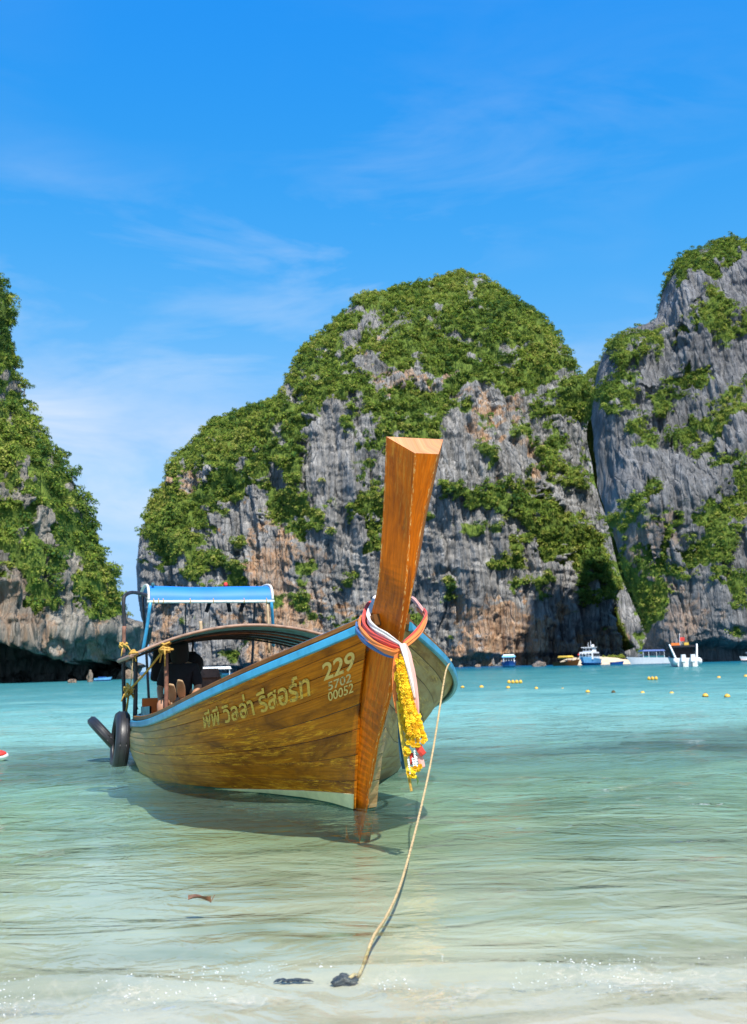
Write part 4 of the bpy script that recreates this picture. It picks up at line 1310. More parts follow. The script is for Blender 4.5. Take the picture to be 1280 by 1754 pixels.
# yellow lashings at the left eave of the awning
def knot(c, r_, k, seed):
    rr = np.random.default_rng(seed)
    mb = MB()
    for _ in range(k):
        a0, tilt = rr.random() * 6.28, rr.normal(size=3) * 0.6
        ax = np.array([0.25, 0.3, 1.0]) + tilt
        ax /= np.linalg.norm(ax)
        e1 = np.cross(ax, [1, 0, 0.2]); e1 /= np.linalg.norm(e1)
        e2 = np.cross(ax, e1)
        aa = np.linspace(0, 2 * math.pi, 13)
        o_ = rr.normal(size=3) * r_ * 0.30
        mb.tube([np.array(c) + o_ + r_ * (0.7 + 0.3 * rr.random()) * (e1 * math.cos(x_) + e2 * math.sin(x_)) for x_ in aa], 0.011, 5)
    for _ in range(3):
        e_ = rr.normal(size=3) * r_ * 0.8
        mb.tube([np.array(c), np.array(c) + e_ + [0, 0, -r_ * 0.8], np.array(c) + e_ * 1.6 + [0, 0, -r_ * 2.2]], 0.008, 5)
    return mb
kA, kB = wpt(4.0, -0.95, 1.24), wpt(4.6, -1.27, 0.80)
tag(knot(kA, 0.055, 7, 2).build('rope_knot', M['yrope'], None, True), 'yellow rope knot tied round the awning eave above the rusty post', 'knot')
tag(knot(kB, 0.055, 6, 3).build('rope_knot', M['yrope'], None, True), 'yellow rope bundle tied to the dark post below the awning corner', 'knot')
tag(knot(wpt(4.02, -1.27, 1.19), 0.035, 5, 4).build('rope_knot', M['yrope'], None, True), 'small tan knot at the far left corner of the brown awning', 'knot')
tag(knot(wpt(5.5, -1.262, 1.33), 0.04, 6, 5).build('rope_knot', M['yrope'], None, True), 'brown cord binding halfway up the bent dark pole', 'knot')
rope('lashing_rope', spline([kA, (kA + kB) / 2 + [0, 0, -0.02], kB], 16), 0.012, M['yrope'], 'taut yellow rope slanting from the awning knot to the dark post')
rope('lashing_rope', spline([kB, wpt(4.7, -1.28, 0.62), wpt(4.75, -1.30, 0.50)], 12), 0.012, M['yrope'], 'yellow rope hanging from the post bundle to the blue rail')
rope('lashing_rope', spline([wpt(4.02, -1.28, 1.18), wpt(4.05, -1.29, 0.95), wpt(4.5, -1.27, 0.82)], 12), 0.005, M['rope'], 'thin cord hanging from the left corner of the brown awning')
rope('lashing_rope', spline([wpt(4.75, -1.27, 0.56), wpt(4.70, -1.36, 0.50), wpt(4.62, -1.40, 0.44)], 12), 0.008, M['rope'], 'thin tan rope holding the black tyres at the rail')

# tyres hung as fenders
def tyre(c, axis, R_, r_, label, parent=None):
    """c centre, axis of rotation"""
    ax = np.array(axis, float); ax /= np.linalg.norm(ax)
    e1 = np.cross(ax, [0, 0, 1.0]); e1 /= np.linalg.norm(e1)
    e2 = np.cross(ax, e1)
    root = empty('tyre', tuple(c))
    nu, V, Fc = 64, [], []
    prof = [(0.0, -0.66), (0.10, -0.95), (0.55, -1.0), (0.86, -0.92), (1.0, -0.60), (1.03, -0.2), (1.03, 0.2), (1.0, 0.60), (0.86, 0.92), (0.55, 1.0), (0.10, 0.95), (0.0, 0.66), (0.12, 0.5), (0.12, -0.5)]
    k = len(prof)
    wd = r_
    for i in range(nu):
        a_ = 2 * math.pi * i / nu
        rad = e1 * math.cos(a_) + e2 * math.sin(a_)
        for (u_, v_) in prof:
            V.append(rad * (R_ - 0.15 + 0.15 * u_) + ax * wd * v_)
    for i in range(nu):
        for j in range(k):
            Fc.append((i * k + j, i * k + (j + 1) % k, ((i + 1) % nu) * k + (j + 1) % k, ((i + 1) % nu) * k + j))
    o = link('carcass', mesh('carcass', V, Fc, M['rubber'], True), root)
    for sgn in (-1, 1):
        MB().tube([(e1 * math.cos(a_) + e2 * math.sin(a_)) * (R_ + 0.002) + ax * wd * 0.42 * sgn for a_ in np.linspace(0, 2 * math.pi, 65)], 0.006, 6).build('tread_rib', M['rubber'], root, True)
    return tag(root, label, 'tyre')
t1c = ony(206, 1272, 11.35)
vd = t1c - F0; vd /= np.linalg.norm(vd)
side_v = np.array([vd[1], -vd[0], 0]); side_v /= np.linalg.norm(side_v)
tyre(t1c, side_v * 1.0 + vd * 0.10 + np.array([0, 0, -0.07]), 0.335, 0.078, 'black tyre fender hanging upright against the left side of the longtail boat')
t2c = ony(183, 1262, 11.75)
tyre(t2c, side_v * 0.74 + vd * 0.06 + np.array([0, 0, 0.66]), 0.285, 0.058, 'black tyre fender tilted outwards beside the upright tyre')

# ------------------------------------------------------------------ scarves, garland on the prow
def cloth_mat(name, col):
    m, t = new_mat(name)
    uv = t.n('ShaderNodeTexCoord').outputs['UV']
    n_ = t.noise(t.mapping(uv, (3.0, 26.0, 1.0)), 1.0, 4, 0.6, 0.4)
    c = t.ramp(n_, [(0.3, tuple(x * 0.72 for x in col)), (0.6, col)])
    pbr(t, c, 0.75, t.bump(n_, 0.35, 0.012), **{'Sheen Weight': 0.3})
    return m
for nm, cc in (('s_white', (0.86, 0.78, 0.74)), ('s_red', (0.72, 0.05, 0.03)), ('s_orange', (0.88, 0.22, 0.03)), ('s_blue', (0.02, 0.12, 0.38)), ('s_pink', (0.85, 0.42, 0.36)), ('s_yellow', (0.86, 0.60, 0.06)), ('s_teal', (0.01, 0.08, 0.13))):
    M[nm] = cloth_mat('scarf_' + nm[2:], cc)
def band(name, P, wid, thick, mat, parent=None, twist=0.0, folds=3, upv=None):
    """gathered strip of cloth swept along P: an oval section with folds"""
    P = np.asarray(P, float)
    n_, k = len(P), 40
    Tn = np.gradient(P, axis=0); Tn /= np.linalg.norm(Tn, axis=1)[:, None]
    wid = np.broadcast_to(wid, (n_,)); thick = np.broadcast_to(thick, (n_,))
    V, uv, Fc = [], [], []
    upv = np.array([0, 0, 1.0]) if upv is None else np.asarray(upv, float)
    ar = np.concatenate([[0], np.cumsum(np.linalg.norm(np.diff(P, axis=0), axis=1))])
    for i in range(n_):
        a_ = upv - Tn[i] * (upv @ Tn[i])
        a_ /= np.linalg.norm(a_) + 1e-9
        b_ = np.cross(Tn[i], a_)
        tw = twist * ar[i]
        a2, b2 = a_ * math.cos(tw) + b_ * math.sin(tw), -a_ * math.sin(tw) + b_ * math.cos(tw)
        for j in range(k):
            t_ = 2 * math.pi * j / k
            fo_ = 1 + 0.34 * math.sin(folds * 2 * t_ + 9 * ar[i] + 0.8 * math.sin(23 * ar[i])) + 0.16 * math.sin(11 * t_ + 31 * ar[i])
            V.append(P[i] + a2 * math.cos(t_) * wid[i] * (0.82 + 0.18 * fo_) * (1 + 0.10 * math.sin(17 * ar[i] + 2)) + b2 * math.sin(t_) * thick[i] * fo_)
            uv.append((ar[i], j / k))
    for i in range(n_ - 1):
        for j in range(k):
            Fc.append((i * k + j, i * k + (j + 1) % k, (i + 1) * k + (j + 1) % k, (i + 1) * k + j))
    Fc += [tuple(range(k))[::-1], tuple((n_ - 1) * k + j for j in range(k))]
    return link(name, mesh(name, V, Fc, mat, True, uv=uv), parent)
def pw(px, py, Y):
    return ony(px, py, Y)
# left half of each loop runs from behind the prow round its left side to the knot in front
KN = pw(690, 1106, 6.44)
sash_specs = [
    ('white', 'white scarf looped round the foot of the prow, uppermost of the tied scarves', [pw(672, 1030, 7.05), pw(646, 1026, 6.95), pw(637, 1042, 6.85), pw(632, 1062, 6.72), pw(645, 1080, 6.60), pw(668, 1094, 6.50), pw(689, 1107, 6.43)], 0.030, 's_white'),
    ('red', 'red scarf looped round the foot of the prow between the white and orange ones', [pw(660, 1036, 7.0), pw(634, 1036, 6.92), pw(625, 1052, 6.82), pw(624, 1072, 6.72), pw(640, 1090, 6.60), pw(664, 1103, 6.50), pw(688, 1111, 6.44)], 0.026, 's_red'),
    ('orange', 'orange scarf looped round the foot of the prow below the red one', [pw(640, 1058, 6.98), pw(620, 1060, 6.86), pw(617, 1076, 6.76), pw(628, 1093, 6.66), pw(650, 1108, 6.55), pw(674, 1118, 6.47), pw(687, 1113, 6.45)], 0.026, 's_orange'),
    ('blue', 'dark blue scarf looped lowest round the left side of the prow', [pw(628, 1055, 6.96), pw(613, 1066, 6.86), pw(612, 1080, 6.78), pw(624, 1096, 6.68), pw(645, 1111, 6.58), pw(668, 1122, 6.50), pw(684, 1120, 6.47)], 0.020, 's_blue')]
for nm, lb, P_s, wd, mt in sash_specs:
    n_ = 46
    Q_ = spline(P_s, n_)
    wv = wd * (0.75 + 0.25 * np.sin(np.linspace(0.2, math.pi - 0.5, n_))) * np.interp(np.linspace(0, 1, n_), [0, 0.75, 1], [1, 1, 0.62])
    o = band('scarf', Q_, wv * 1.15, wv * 0.34, M[mt], None, 0.5, 3)
    tag(o, lb, 'scarf', 'scarves tied round the prow')
for lb, P_s, wd, mt in [
    ('orange red scarf rising from the knot round the right side of the prow', [pw(691, 1107, 6.43), pw(708, 1094, 6.52), pw(722, 1078, 6.62), pw(729, 1062, 6.72), pw(727, 1052, 6.84), pw(716, 1040, 6.98)], 0.026, 's_orange'),
    ('red scarf edge lying above the orange one at the right side of the prow', [pw(692, 1101, 6.45), pw(708, 1087, 6.54), pw(722, 1070, 6.64), pw(730, 1054, 6.74), pw(726, 1044, 6.86)], 0.017, 's_red'),
    ('pink white scarf passing behind the prow on its right', [pw(706, 1024, 7.05), pw(712, 1030, 6.98), pw(720, 1040, 6.90), pw(726, 1049, 6.84)], 0.020, 's_pink')]:
    Q_ = spline(P_s, 34)
    o = band('scarf', Q_, wd * np.interp(np.linspace(0, 1, 34), [0, 0.3, 1], [0.65, 1, 0.9]), wd * 0.4, M[mt], None, 0.4, 3)
    tag(o, lb, 'scarf', 'scarves tied round the prow')
# hanging ends
for lb, P_s, wd, mt in [
    ('long pink and white scarf end hanging down the right of the marigold garland', [pw(690, 1104, 6.42), pw(697, 1122, 6.415), pw(704, 1148, 6.41), pw(709, 1175, 6.41), pw(714, 1205, 6.41), pw(717, 1226, 6.42)], [0.020, 0.027, 0.026, 0.021, 0.014, 0.006], 's_pink'),
    ('white scarf end hanging over the pink one beside the garland', [pw(689, 1103, 6.40), pw(694, 1120, 6.39), pw(700, 1145, 6.385), pw(706, 1172, 6.39), pw(711, 1196, 6.40)], [0.016, 0.015, 0.013, 0.010, 0.004], 's_white'),
    ('orange scarf end hanging behind the left edge of the garland', [pw(684, 1112, 6.46), pw(678, 1135, 6.47), pw(676, 1165, 6.48), pw(677, 1195, 6.48), pw(680, 1222, 6.48)], [0.016, 0.018, 0.016, 0.012, 0.005], 's_orange'),
    ('dark teal scarf end hanging below left of the garland', [pw(682, 1190, 6.49), pw(684, 1225, 6.49), pw(687, 1262, 6.49), pw(690, 1298, 6.49), pw(693, 1317, 6.49)], [0.008, 0.013, 0.017, 0.018, 0.014], 's_teal'),
    ('yellow ribbon hanging along the left edge of the garland to its tip', [pw(681, 1200, 6.47), pw(686, 1245, 6.465), pw(693, 1285, 6.46), pw(699, 1322, 6.46), pw(705, 1354, 6.46)], [0.008, 0.011, 0.012, 0.012, 0.010], 's_yellow')]:
    Q_ = spline(P_s, 40)
    wv = np.interp(np.linspace(0, 1, 40), np.linspace(0, 1, len(wd)), wd)
    o = band('scarf_end', Q_, wv, wv * 0.30 + 0.002, M[mt], None, 1.2, 2, upv=(1, 0.2, 0))
    tag(o, lb, 'scarf', 'scarf ends hanging from the prow')

# garland: strings of marigolds, jasmine beads, tassel
m, t = new_mat('marigold_petals')
oc = t.n('ShaderNodeTexCoord').outputs['Object']
rn = t.n('ShaderNodeObjectInfo').outputs['Random']
n_ = t.noise(oc, 120, 4, 0.7)
c = t.ramp(t.math('ADD', t.math('MULTIPLY', n_, 0.6), t.math('MULTIPLY', rn, 0.4)), [(0.25, (0.72, 0.36, 0.008)), (0.5, (0.88, 0.56, 0.010)), (0.8, (0.95, 0.70, 0.03))])
pbr(t, c, 0.7, t.bump(n_, 0.5, 0.006), **{'Subsurface Weight': 0.0})
M['marigold'] = m
def marigold_mesh(seed):
    """a ruffled flower head: three whorls of short petals"""
    rr = np.random.default_rng(seed)
    mb = MB()
    V, Fc = [], []
    for ring, (rad, zz_, n__, tilt) in enumerate(((0.0150, 0.0, 9, 0.15), (0.0115, 0.0045, 8, 0.6), (0.0065, 0.0080, 6, 1.1))):
        for i in range(n__):
            a_ = 2 * math.pi * (i + 0.5 * ring + 0.3 * rr.random()) / n__
            r_ = rad * (0.9 + 0.25 * rr.random())
            d_ = np.array([math.cos(a_), math.sin(a_), 0]); e_ = np.array([-math.sin(a_), math.cos(a_), 0])
            w_ = r_ * 0.50
            tip = d_ * r_ + np.array([0, 0, zz_ + r_ * tilt * 0.5])
            o_ = len(V)
            V += [np.array([0, 0, zz_ - 0.003]), d_ * r_ * 0.65 + e_ * w_ + [0, 0, zz_ + 0.001], tip, d_ * r_ * 0.65 - e_ * w_ + [0, 0, zz_ + 0.001], d_ * r_ * 0.55 + [0, 0, zz_ - 0.006]]
            Fc += [(o_, o_ + 1, o_ + 2), (o_, o_ + 2, o_ + 3), (o_ + 4, o_ + 2, o_ + 1), (o_ + 4, o_ + 3, o_ + 2)]
    mb.add(V, Fc)
    mb.ell((0, 0, -0.001), (0.0095, 0.0095, 0.007), 8, 5)
    return mesh('marigold', mb.V, mb.F, M['marigold'])
mar = [marigold_mesh(k) for k in range(4)]
gar = empty('garland', tuple(pw(690, 1110, 6.42)))
tag(gar, 'long garland of yellow marigolds hanging from the scarf knot on the prow', 'garland')
gar_inv = np.array(gar.location)
rg = np.random.default_rng(9)
# (top, bottom) of each string of flowers
strings = [((681, 1128, 6.430), (699, 1264, 6.440)), ((686, 1120, 6.400), (707, 1271, 6.400)), ((691, 1134, 6.400), (716, 1271, 6.405)), ((697, 1166, 6.415), (726, 1264, 6.425)), ((683, 1140, 6.395), (703, 1258, 6.385)), ((689, 1150, 6.380), (712, 1262, 6.380)), ((679, 1150, 6.450), (696, 1252, 6.455))]
cnt = 0
vdir = np.array([0, -1.0, 0.0])
for si, (a_, b_) in enumerate(strings):
    Pa, Pb = pw(*a_), pw(*b_)
    L_ = np.linalg.norm(Pb - Pa)
    nf = int(L_ / 0.0180)
    cordp = [Pa + (Pb - Pa) * k_ for k_ in np.linspace(0, 1, 6)]
    MB().tube(np.array(cordp) - gar_inv, 0.003, 5).build('cord', M['yrope'], gar)
    MB().tube(np.array(cordp[1:]) - gar_inv, [0.008, 0.011, 0.012, 0.012, 0.010], 8).build('strand', M['marigold'], gar, True)
    bx = (-0.3, 0.0, 0.2, 0.5, -0.1, 0.1, -0.6)[si]
    for k_ in range(nf):
        f_ = (k_ + 0.5) / nf
        p = Pa + (Pb - Pa) * f_ + rg.normal(size=3) * 0.0022
        o = link('marigold', mar[rg.integers(0, 4)], gar)
        o.location = p - gar_inv
        nv2 = Vector((bx + 0.25 * rg.normal() + (0.55 if k_ % 2 else -0.55), -1.0, 0.15 + 0.3 * rg.normal()))
        o.rotation_euler = nv2.to_track_quat('Z', 'Y').to_euler()
        k2 = 1.45 + 0.15 * rg.normal()
        k2 *= 0.72 + 0.28 * min(1, f_ * 5)
        o.scale = (k2, k2, k2 * 1.1)
        cnt += 1
# flower ring at the bottom and the last cluster
for (px, py, Y_) in ((700, 1272, 6.40), (708, 1276, 6.385), (716, 1276, 6.385), (724, 1271, 6.40), (728, 1266, 6.42), (696, 1283, 6.41), (700, 1287, 6.40), (697, 1292, 6.41), (702, 1318, 6.40), (708, 1322, 6.39), (704, 1329, 6.40), (711, 1316, 6.39), (716, 1318, 6.40), (719, 1313, 6.41), (700, 1325, 6.41), (709, 1330, 6.40)):
    o = link('marigold', mar[rg.integers(0, 4)], gar)
    o.location = pw(px, py, Y_) - gar_inv
    o.rotation_euler = Vector((0.4 * rg.normal(), -1, 0.4 * rg.normal())).to_track_quat('Z', 'Y').to_euler()
    o.scale = (1.3, 1.3, 1.3)
bead = mesh('jasmine_bead', MB().ell((0, 0, 0), (0.0068, 0.0068, 0.0082), 10, 7).V, MB().ell((0, 0, 0), (0.0068, 0.0068, 0.0082), 10, 7).F, M['white'], True)
for (x0, y0, x1, y1, n_) in ((699.5, 1302, 703, 1325, 7), (710, 1287, 712, 1312, 7), (707, 1300, 709, 1312, 4), (713.5, 1298, 714, 1312, 4)):
    for k_ in range(n_):
        f_ = k_ / (n_ - 1)
        o = link('jasmine_bead', bead, gar)
        o.location = pw(x0 + (x1 - x0) * f_, y0 + (y1 - y0) * f_, 6.395) - gar_inv
for (pts_, wd, mt, nm) in (([(716, 1277, 6.40), (720, 1285, 6.395), (726, 1293, 6.40)], 0.020, 's_red', 'ribbon'), ([(704, 1290, 6.42), (706, 1300, 6.42), (706, 1310, 6.42)], 0.012, 's_red', 'ribbon'), ([(718, 1292, 6.42), (721, 1302, 6.42), (724, 1315, 6.42)], 0.017, 's_pink', 'ribbon')):
    band(nm, np.array([pw(*q_) for q_ in spline(pts_, 12)]) - gar_inv, wd, 0.004, M[mt], gar, 0.0, 2, upv=(1, 0, 0))
MB().tube(np.array([pw(714, 1330, 6.40), pw(716, 1338, 6.40), pw(715, 1344, 6.40)]) - gar_inv, [0.006, 0.005, 0.002], 6).build('leaf_stub', simple_mat('green_stem', (0.07, 0.14, 0.02), 0.6), gar)
MB().tube(np.array([pw(700, 1332, 6.42), pw(703, 1345, 6.42), pw(705, 1355, 6.42)]) - gar_inv, [0.007, 0.008, 0.009], 6).build('cord_end', M['yrope'], gar)

# ------------------------------------------------------------------ person and things aboard
def skin_chain(name, verts, edges, rad, mat, parent=None, sub=2, root=0):
    me = bpy.data.meshes.new(name)
    me.from_pydata(verts, edges, [])
    ob = bpy.data.objects.new(name, me)
    COL.objects.link(ob)
    ob.modifiers.new('Skin', 'SKIN').use_smooth_shade = True
    for i, r_ in enumerate(rad):
        me.skin_vertices[0].data[i].radius = (r_, r_) if not isinstance(r_, tuple) else r_
        me.skin_vertices[0].data[i].use_root = i == root
    s_ = ob.modifiers.new('Sub', 'SUBSURF')
    s_.levels = s_.render_levels = sub
    dg = bpy.context.evaluated_depsgraph_get()
    out = bpy.data.meshes.new_from_object(ob.evaluated_get(dg))
    bpy.data.objects.remove(ob)
    out.materials.clear()
    out.materials.append(mat)
    out.polygons.foreach_set('use_smooth', np.ones(len(out.polygons), dtype=bool))
    return link(name, out, parent)
# sits on the left gunwale under the awning, facing the bow; local x forward (bow), z up
pb = wpt(4.62, -0.70, 0.55)
per = empty('person', tuple(pb), A_B - math.pi / 2 - 0.35)
tag(per, 'person in dark clothes sitting in the shade under the brown awning', 'person')
J = [(0, 0, 0.10), (0.02, 0, 0.30), (0.03, 0, 0.46), (0.04, 0, 0.55), (0.07, 0, 0.64), (0.09, 0, 0.74),           # pelvis..head
     (0.02, 0.16, 0.48), (0.06, 0.22, 0.26), (0.22, 0.17, 0.13), (0.29, 0.15, 0.11),
     (0.02, -0.16, 0.48), (0.06, -0.22, 0.26), (0.22, -0.17, 0.13), (0.29, -0.15, 0.11),
     (0.05, 0.09, 0.07), (0.38, 0.12, 0.11), (0.36, 0.12, -0.24), (0.46, 0.13, -0.28),
     (0.05, -0.09, 0.07), (0.38, -0.12, 0.11), (0.36, -0.12, -0.24), (0.46, -0.13, -0.28)]
E_ = [(0, 1), (1, 2), (2, 3), (3, 4), (4, 5), (2, 6), (6, 7), (7, 8), (8, 9), (2, 10), (10, 11), (11, 12), (12, 13), (0, 14), (14, 15), (15, 16), (16, 17), (0, 18), (18, 19), (19, 20), (20, 21)]
Rd = [0.13, 0.12, 0.13, 0.05, 0.08, 0.075, 0.055, 0.042, 0.033, 0.03, 0.055, 0.042, 0.033, 0.03, 0.085, 0.062, 0.042, 0.028, 0.085, 0.062, 0.042, 0.028]
body_o = skin_chain('body', J, E_, Rd, M['skin'], per)
skin_chain('shirt', [J[0], J[1], J[2], (0.03, 0, 0.52), J[6], J[7], J[10], J[11]], [(0, 1), (1, 2), (2, 3), (2, 4), (4, 5), (2, 6), (6, 7)], [0.15, 0.14, 0.15, 0.08, 0.075, 0.06, 0.075, 0.06], M['black'], per)
skin_chain('shorts', [J[0], J[14], (0.30, 0.115, 0.11), J[18], (0.30, -0.115, 0.11)], [(0, 1), (1, 2), (0, 3), (3, 4)], [0.14, 0.10, 0.085, 0.10, 0.085], M['black'], per)
skin_chain('hair', [(0.02, 0, 0.50), (0.045, 0, 0.64), (0.075, 0, 0.74), (0.085, 0, 0.78)], [(0, 1), (1, 2), (2, 3)], [0.11, 0.115, 0.115, 0.10], M['hair'], per)
# dark bags and jackets hanging from the awning
mb = MB().ell((0, 0, 0), (0.13, 0.13, 0.16), 18, 12, lambda a_, b_: 1 + 0.07 * math.sin(3 * a_ + 4 * b_))
mb.tube([(0, 0, 0.14), (0.01, 0, 0.25), (0, 0.01, 0.34)], 0.012, 6)
o = mb.build('bag', M['black'], None, True); o.location = tuple(wpt(5.1, -0.50, 1.06))
tag(o, 'round black bag hanging from the awning beside the seated person', 'bag')
mb = MB().box((0, 0, 0), (0.34, 0.10, 0.46)).box((0.0, 0.05, -0.05), (0.30, 0.12, 0.34))
o = mb.build('jacket_bundle', M['black'], None)
md = o.modifiers.new('Bevel', 'BEVEL'); md.width = 0.04; md.segments = 3
o.location = tuple(wpt(5.25, -0.78, 1.10)); o.rotation_euler = (0.05, 0.1, A_B)
tag(o, 'black bundle of jackets hanging behind the seated person', 'clothes')
def paddle(p, q_, label):
    p, q_ = np.array(p), np.array(q_)
    root = empty('paddle', tuple(p))
    d_ = q_ - p
    MB().tube([np.zeros(3), d_ * 0.6], 0.012, 7).build('shaft', M['palewood'], root, True)
    band('blade', np.array([d_ * k_ for k_ in np.linspace(0.58, 1.0, 12)]), 0.055 * np.sin(np.linspace(0.35, math.pi - 0.5, 12)), 0.008, M['palewood'], root, 0, 1, upv=(1, -0.3, 0))
    return tag(root, label, 'paddle')
paddle(wpt(4.5, -0.80, 0.40), wpt(4.15, -0.86, 0.86), 'pale wooden paddle blade standing right behind the rusty post')
paddle(wpt(4.6, -0.66, 0.40), wpt(4.2, -0.76, 0.90), 'second pale wooden paddle, taller, tilted away from the rusty post')
crt = MB().box((0, 0, 0), (0.30, 0.22, 0.20), 0.2).build('crate', M['orange'], None)
crt.location = tuple(wpt(4.85, -0.95, 0.60))
tag(crt, 'small orange brown box on the left side deck under the awning', 'box')

# ------------------------------------------------------------------ buoys
def buoy_at(px, py, d_px, label, group, dark=False):
    c = onz(px, py)
    r_ = d_px / FPX * c[1] * 0.44
    root = empty('buoy', (c[0], c[1], 0.0))
    mb = MB().ell((0, 0, r_ * 0.25), (r_, r_, r_ * 0.86), 16, 10)
    mb.build('float', M['buoydark'] if dark else M['buoy'], root, True)
    mb = MB().tube([(r_ * 1.01 * math.cos(a_), r_ * 1.01 * math.sin(a_), r_ * 0.02) for a_ in np.linspace(0, 2 * math.pi, 17)], r_ * 0.12, 5)
    mb.build('band', M['buoydark'], root, True)
    mb = MB().tube([(r_ * 0.2 * math.cos(a_), 0, r_ * (1.1 + 0.2 * math.sin(a_))) for a_ in np.linspace(0, 2 * math.pi, 11)], r_ * 0.06, 5)
    mb.build('eye', M['buoydark'], root, True)
    return tag(root, label, 'buoy', group)
ordn = ['nearest the boat hull, first of the line', 'second from the boat hull in the line', 'third in the line, below the blue boat', 'fourth in the line, right of the blue boat', 'fifth in the line, below the yellow topped boat', 'sixth in the line, below the white boat', 'seventh in the line, dark with weed', 'eighth in the line, below the speedboat with blue canopy', 'ninth in the line, just left of the twin outboards', 'tenth in the line, second from the right end', 'at the right end of the line, largest of all']
for k, (px, py, dpx) in enumerate([(792.5, 1178, 7), (825, 1178, 8.5), (870.6, 1179, 8), (919, 1180, 7), (964, 1182, 8), (1007, 1186, 8.5), (1051, 1186.5, 8), (1101, 1188, 8.5), (1151, 1189, 9), (1208.5, 1193, 11), (1246, 1194, 11)]):
    buoy_at(px, py, dpx, ('dark weedy float ' if k == 6 else 'yellow ball buoy ') + ordn[k], 'ball buoys in the near float line', k == 6)
buoy_at(1231.6, 1162, 8, 'yellow ball buoy alone beyond the right end of the float line', 'ball buoys in the far float line')
buoy_at(1278, 1160, 9, 'yellow ball buoy cut by the right edge beyond the float line', 'ball buoys in the far float line')
def float_string(px, py, wpx, n_, label):
    c = onz(px, py)
    k = c[1] / FPX
    root = empty('float_string', (c[0], c[1], 0))
    for i in range(n_):
        x_ = (i - (n_ - 1) / 2) * wpx / n_ * k
        MB().ell((x_, 0, 0.05), (wpx / n_ * k * 0.46, 0.10, 0.10), 12, 8).build('float', M['buoy'], root, True)
    MB().tube([(-wpx * k / 2, 0, 0.03), (wpx * k / 2, 0, 0.03)], 0.02, 6).build('cord', M['rope'], root)
    return tag(root, label, 'floats')
float_string(882, 1170, 26, 4, 'short string of four yellow floats in front of the blue boat')
float_string(1118, 1164, 18, 3, 'short string of three tan floats below the speedboat')

# ------------------------------------------------------------------ far boats
def hull_mesh(L_, B_, H_, sheer=0.35, flare=0.75, stern=0.85):
    n_, V, Fc = 18, [], []
    for i in range(n_):
        u_ = i / (n_ - 1)                      # 0 stern .. 1 bow
        b_ = B_ / 2 * (stern + (1 - stern) * math.sin(min(1, u_ * 2) * math.pi / 2)) * (1 - max(0, (u_ - 0.45) / 0.55) ** 2.2)
        z_ = H_ * (1 + sheer * u_ ** 2)
        x_ = (u_ - 0.5) * L_
        fl = x_ - 0.10 * L_ * u_ ** 3
        V += [(x_, -b_ - 0.01, z_), (fl, -b_ * flare - 0.005, 0.05 * H_), (fl, 0, -0.3 * H_), (fl, b_ * flare + 0.005, 0.05 * H_), (x_, b_ + 0.01, z_)]
    for i in range(n_ - 1):
        for j in range(4):
            Fc.append((i * 5 + j, i * 5 + j + 1, (i + 1) * 5 + j + 1, (i + 1) * 5 + j))
        Fc.append((i * 5 + 4, i * 5, (i + 1) * 5, (i + 1) * 5 + 4))
    Fc += [(0, 4, 3, 2, 1), tuple((n_ - 1) * 5 + j for j in range(5))]
    return V, Fc
def far_boat(px, py, Y_, heading, label, build):
    c = ony(px, py, Y_)
    root = empty('boat', (c[0], Y_, 0.0), heading)
    build(root)
    root.scale = (0.84, 0.84, 0.84)
    return tag(root, label, 'boat')
def hullpart(root, L_, B_, H_, mat, stripe=None, **k):
    V, Fc = hull_mesh(L_, B_, H_, **k)
    MB().add(V, Fc).build('hull', mat, root, False)
    if stripe:
        V2, F2 = hull_mesh(L_ * 1.004, B_ * 1.012, H_ * 0.32, **k)
        MB().add(V2, F2).build('stripe', stripe, root)
def b_blue(root):        # bow on
    hullpart(root, 9.0, 3.6, 1.15, M['navy'], M['ltblue'])
    cb = MB().box((-0.6, 0, 1.75), (4.6, 2.9, 1.3), 0, 0.94).build('cabin', M['white'], root)
    for y_ in (-0.95, -0.32, 0.32, 0.95):
        MB().box((1.68, y_, 1.85), (0.12, 0.5, 0.75)).build('window', M['glass'], cb)
    for y_ in (-1.44, 1.44):
        for x_ in (-2.0, -0.8, 0.5):
            MB().box((x_, y_, 1.9), (0.8, 0.10, 0.6)).build('window', M['glass'], cb)
    MB().box((-0.5, 0, 2.62), (5.2, 3.3, 0.42), 0, 0.86).build('roof', M['ltblue'], root)
    MB().box((-0.5, 0, 2.95), (4.0, 2.7, 0.22), 0, 0.9).build('roof_top', M['white'], root)
    MB().box((3.0, 0.4, 1.25), (0.7, 0.5, 0.35)).build('life_ring_box', M['red'], root)
    for sg_ in (-1, 1):
        MB().tube([(2.6, sg_ * 1.2, 1.2), (1.4, sg_ * 1.25, 2.5)], 0.06, 6).build('strut', M['white'], root)
far_boat(872, 1141, 205.0, -math.pi / 2 - 0.1, 'blue hulled tour boat with light blue roof, anchored left of the others', b_blue)
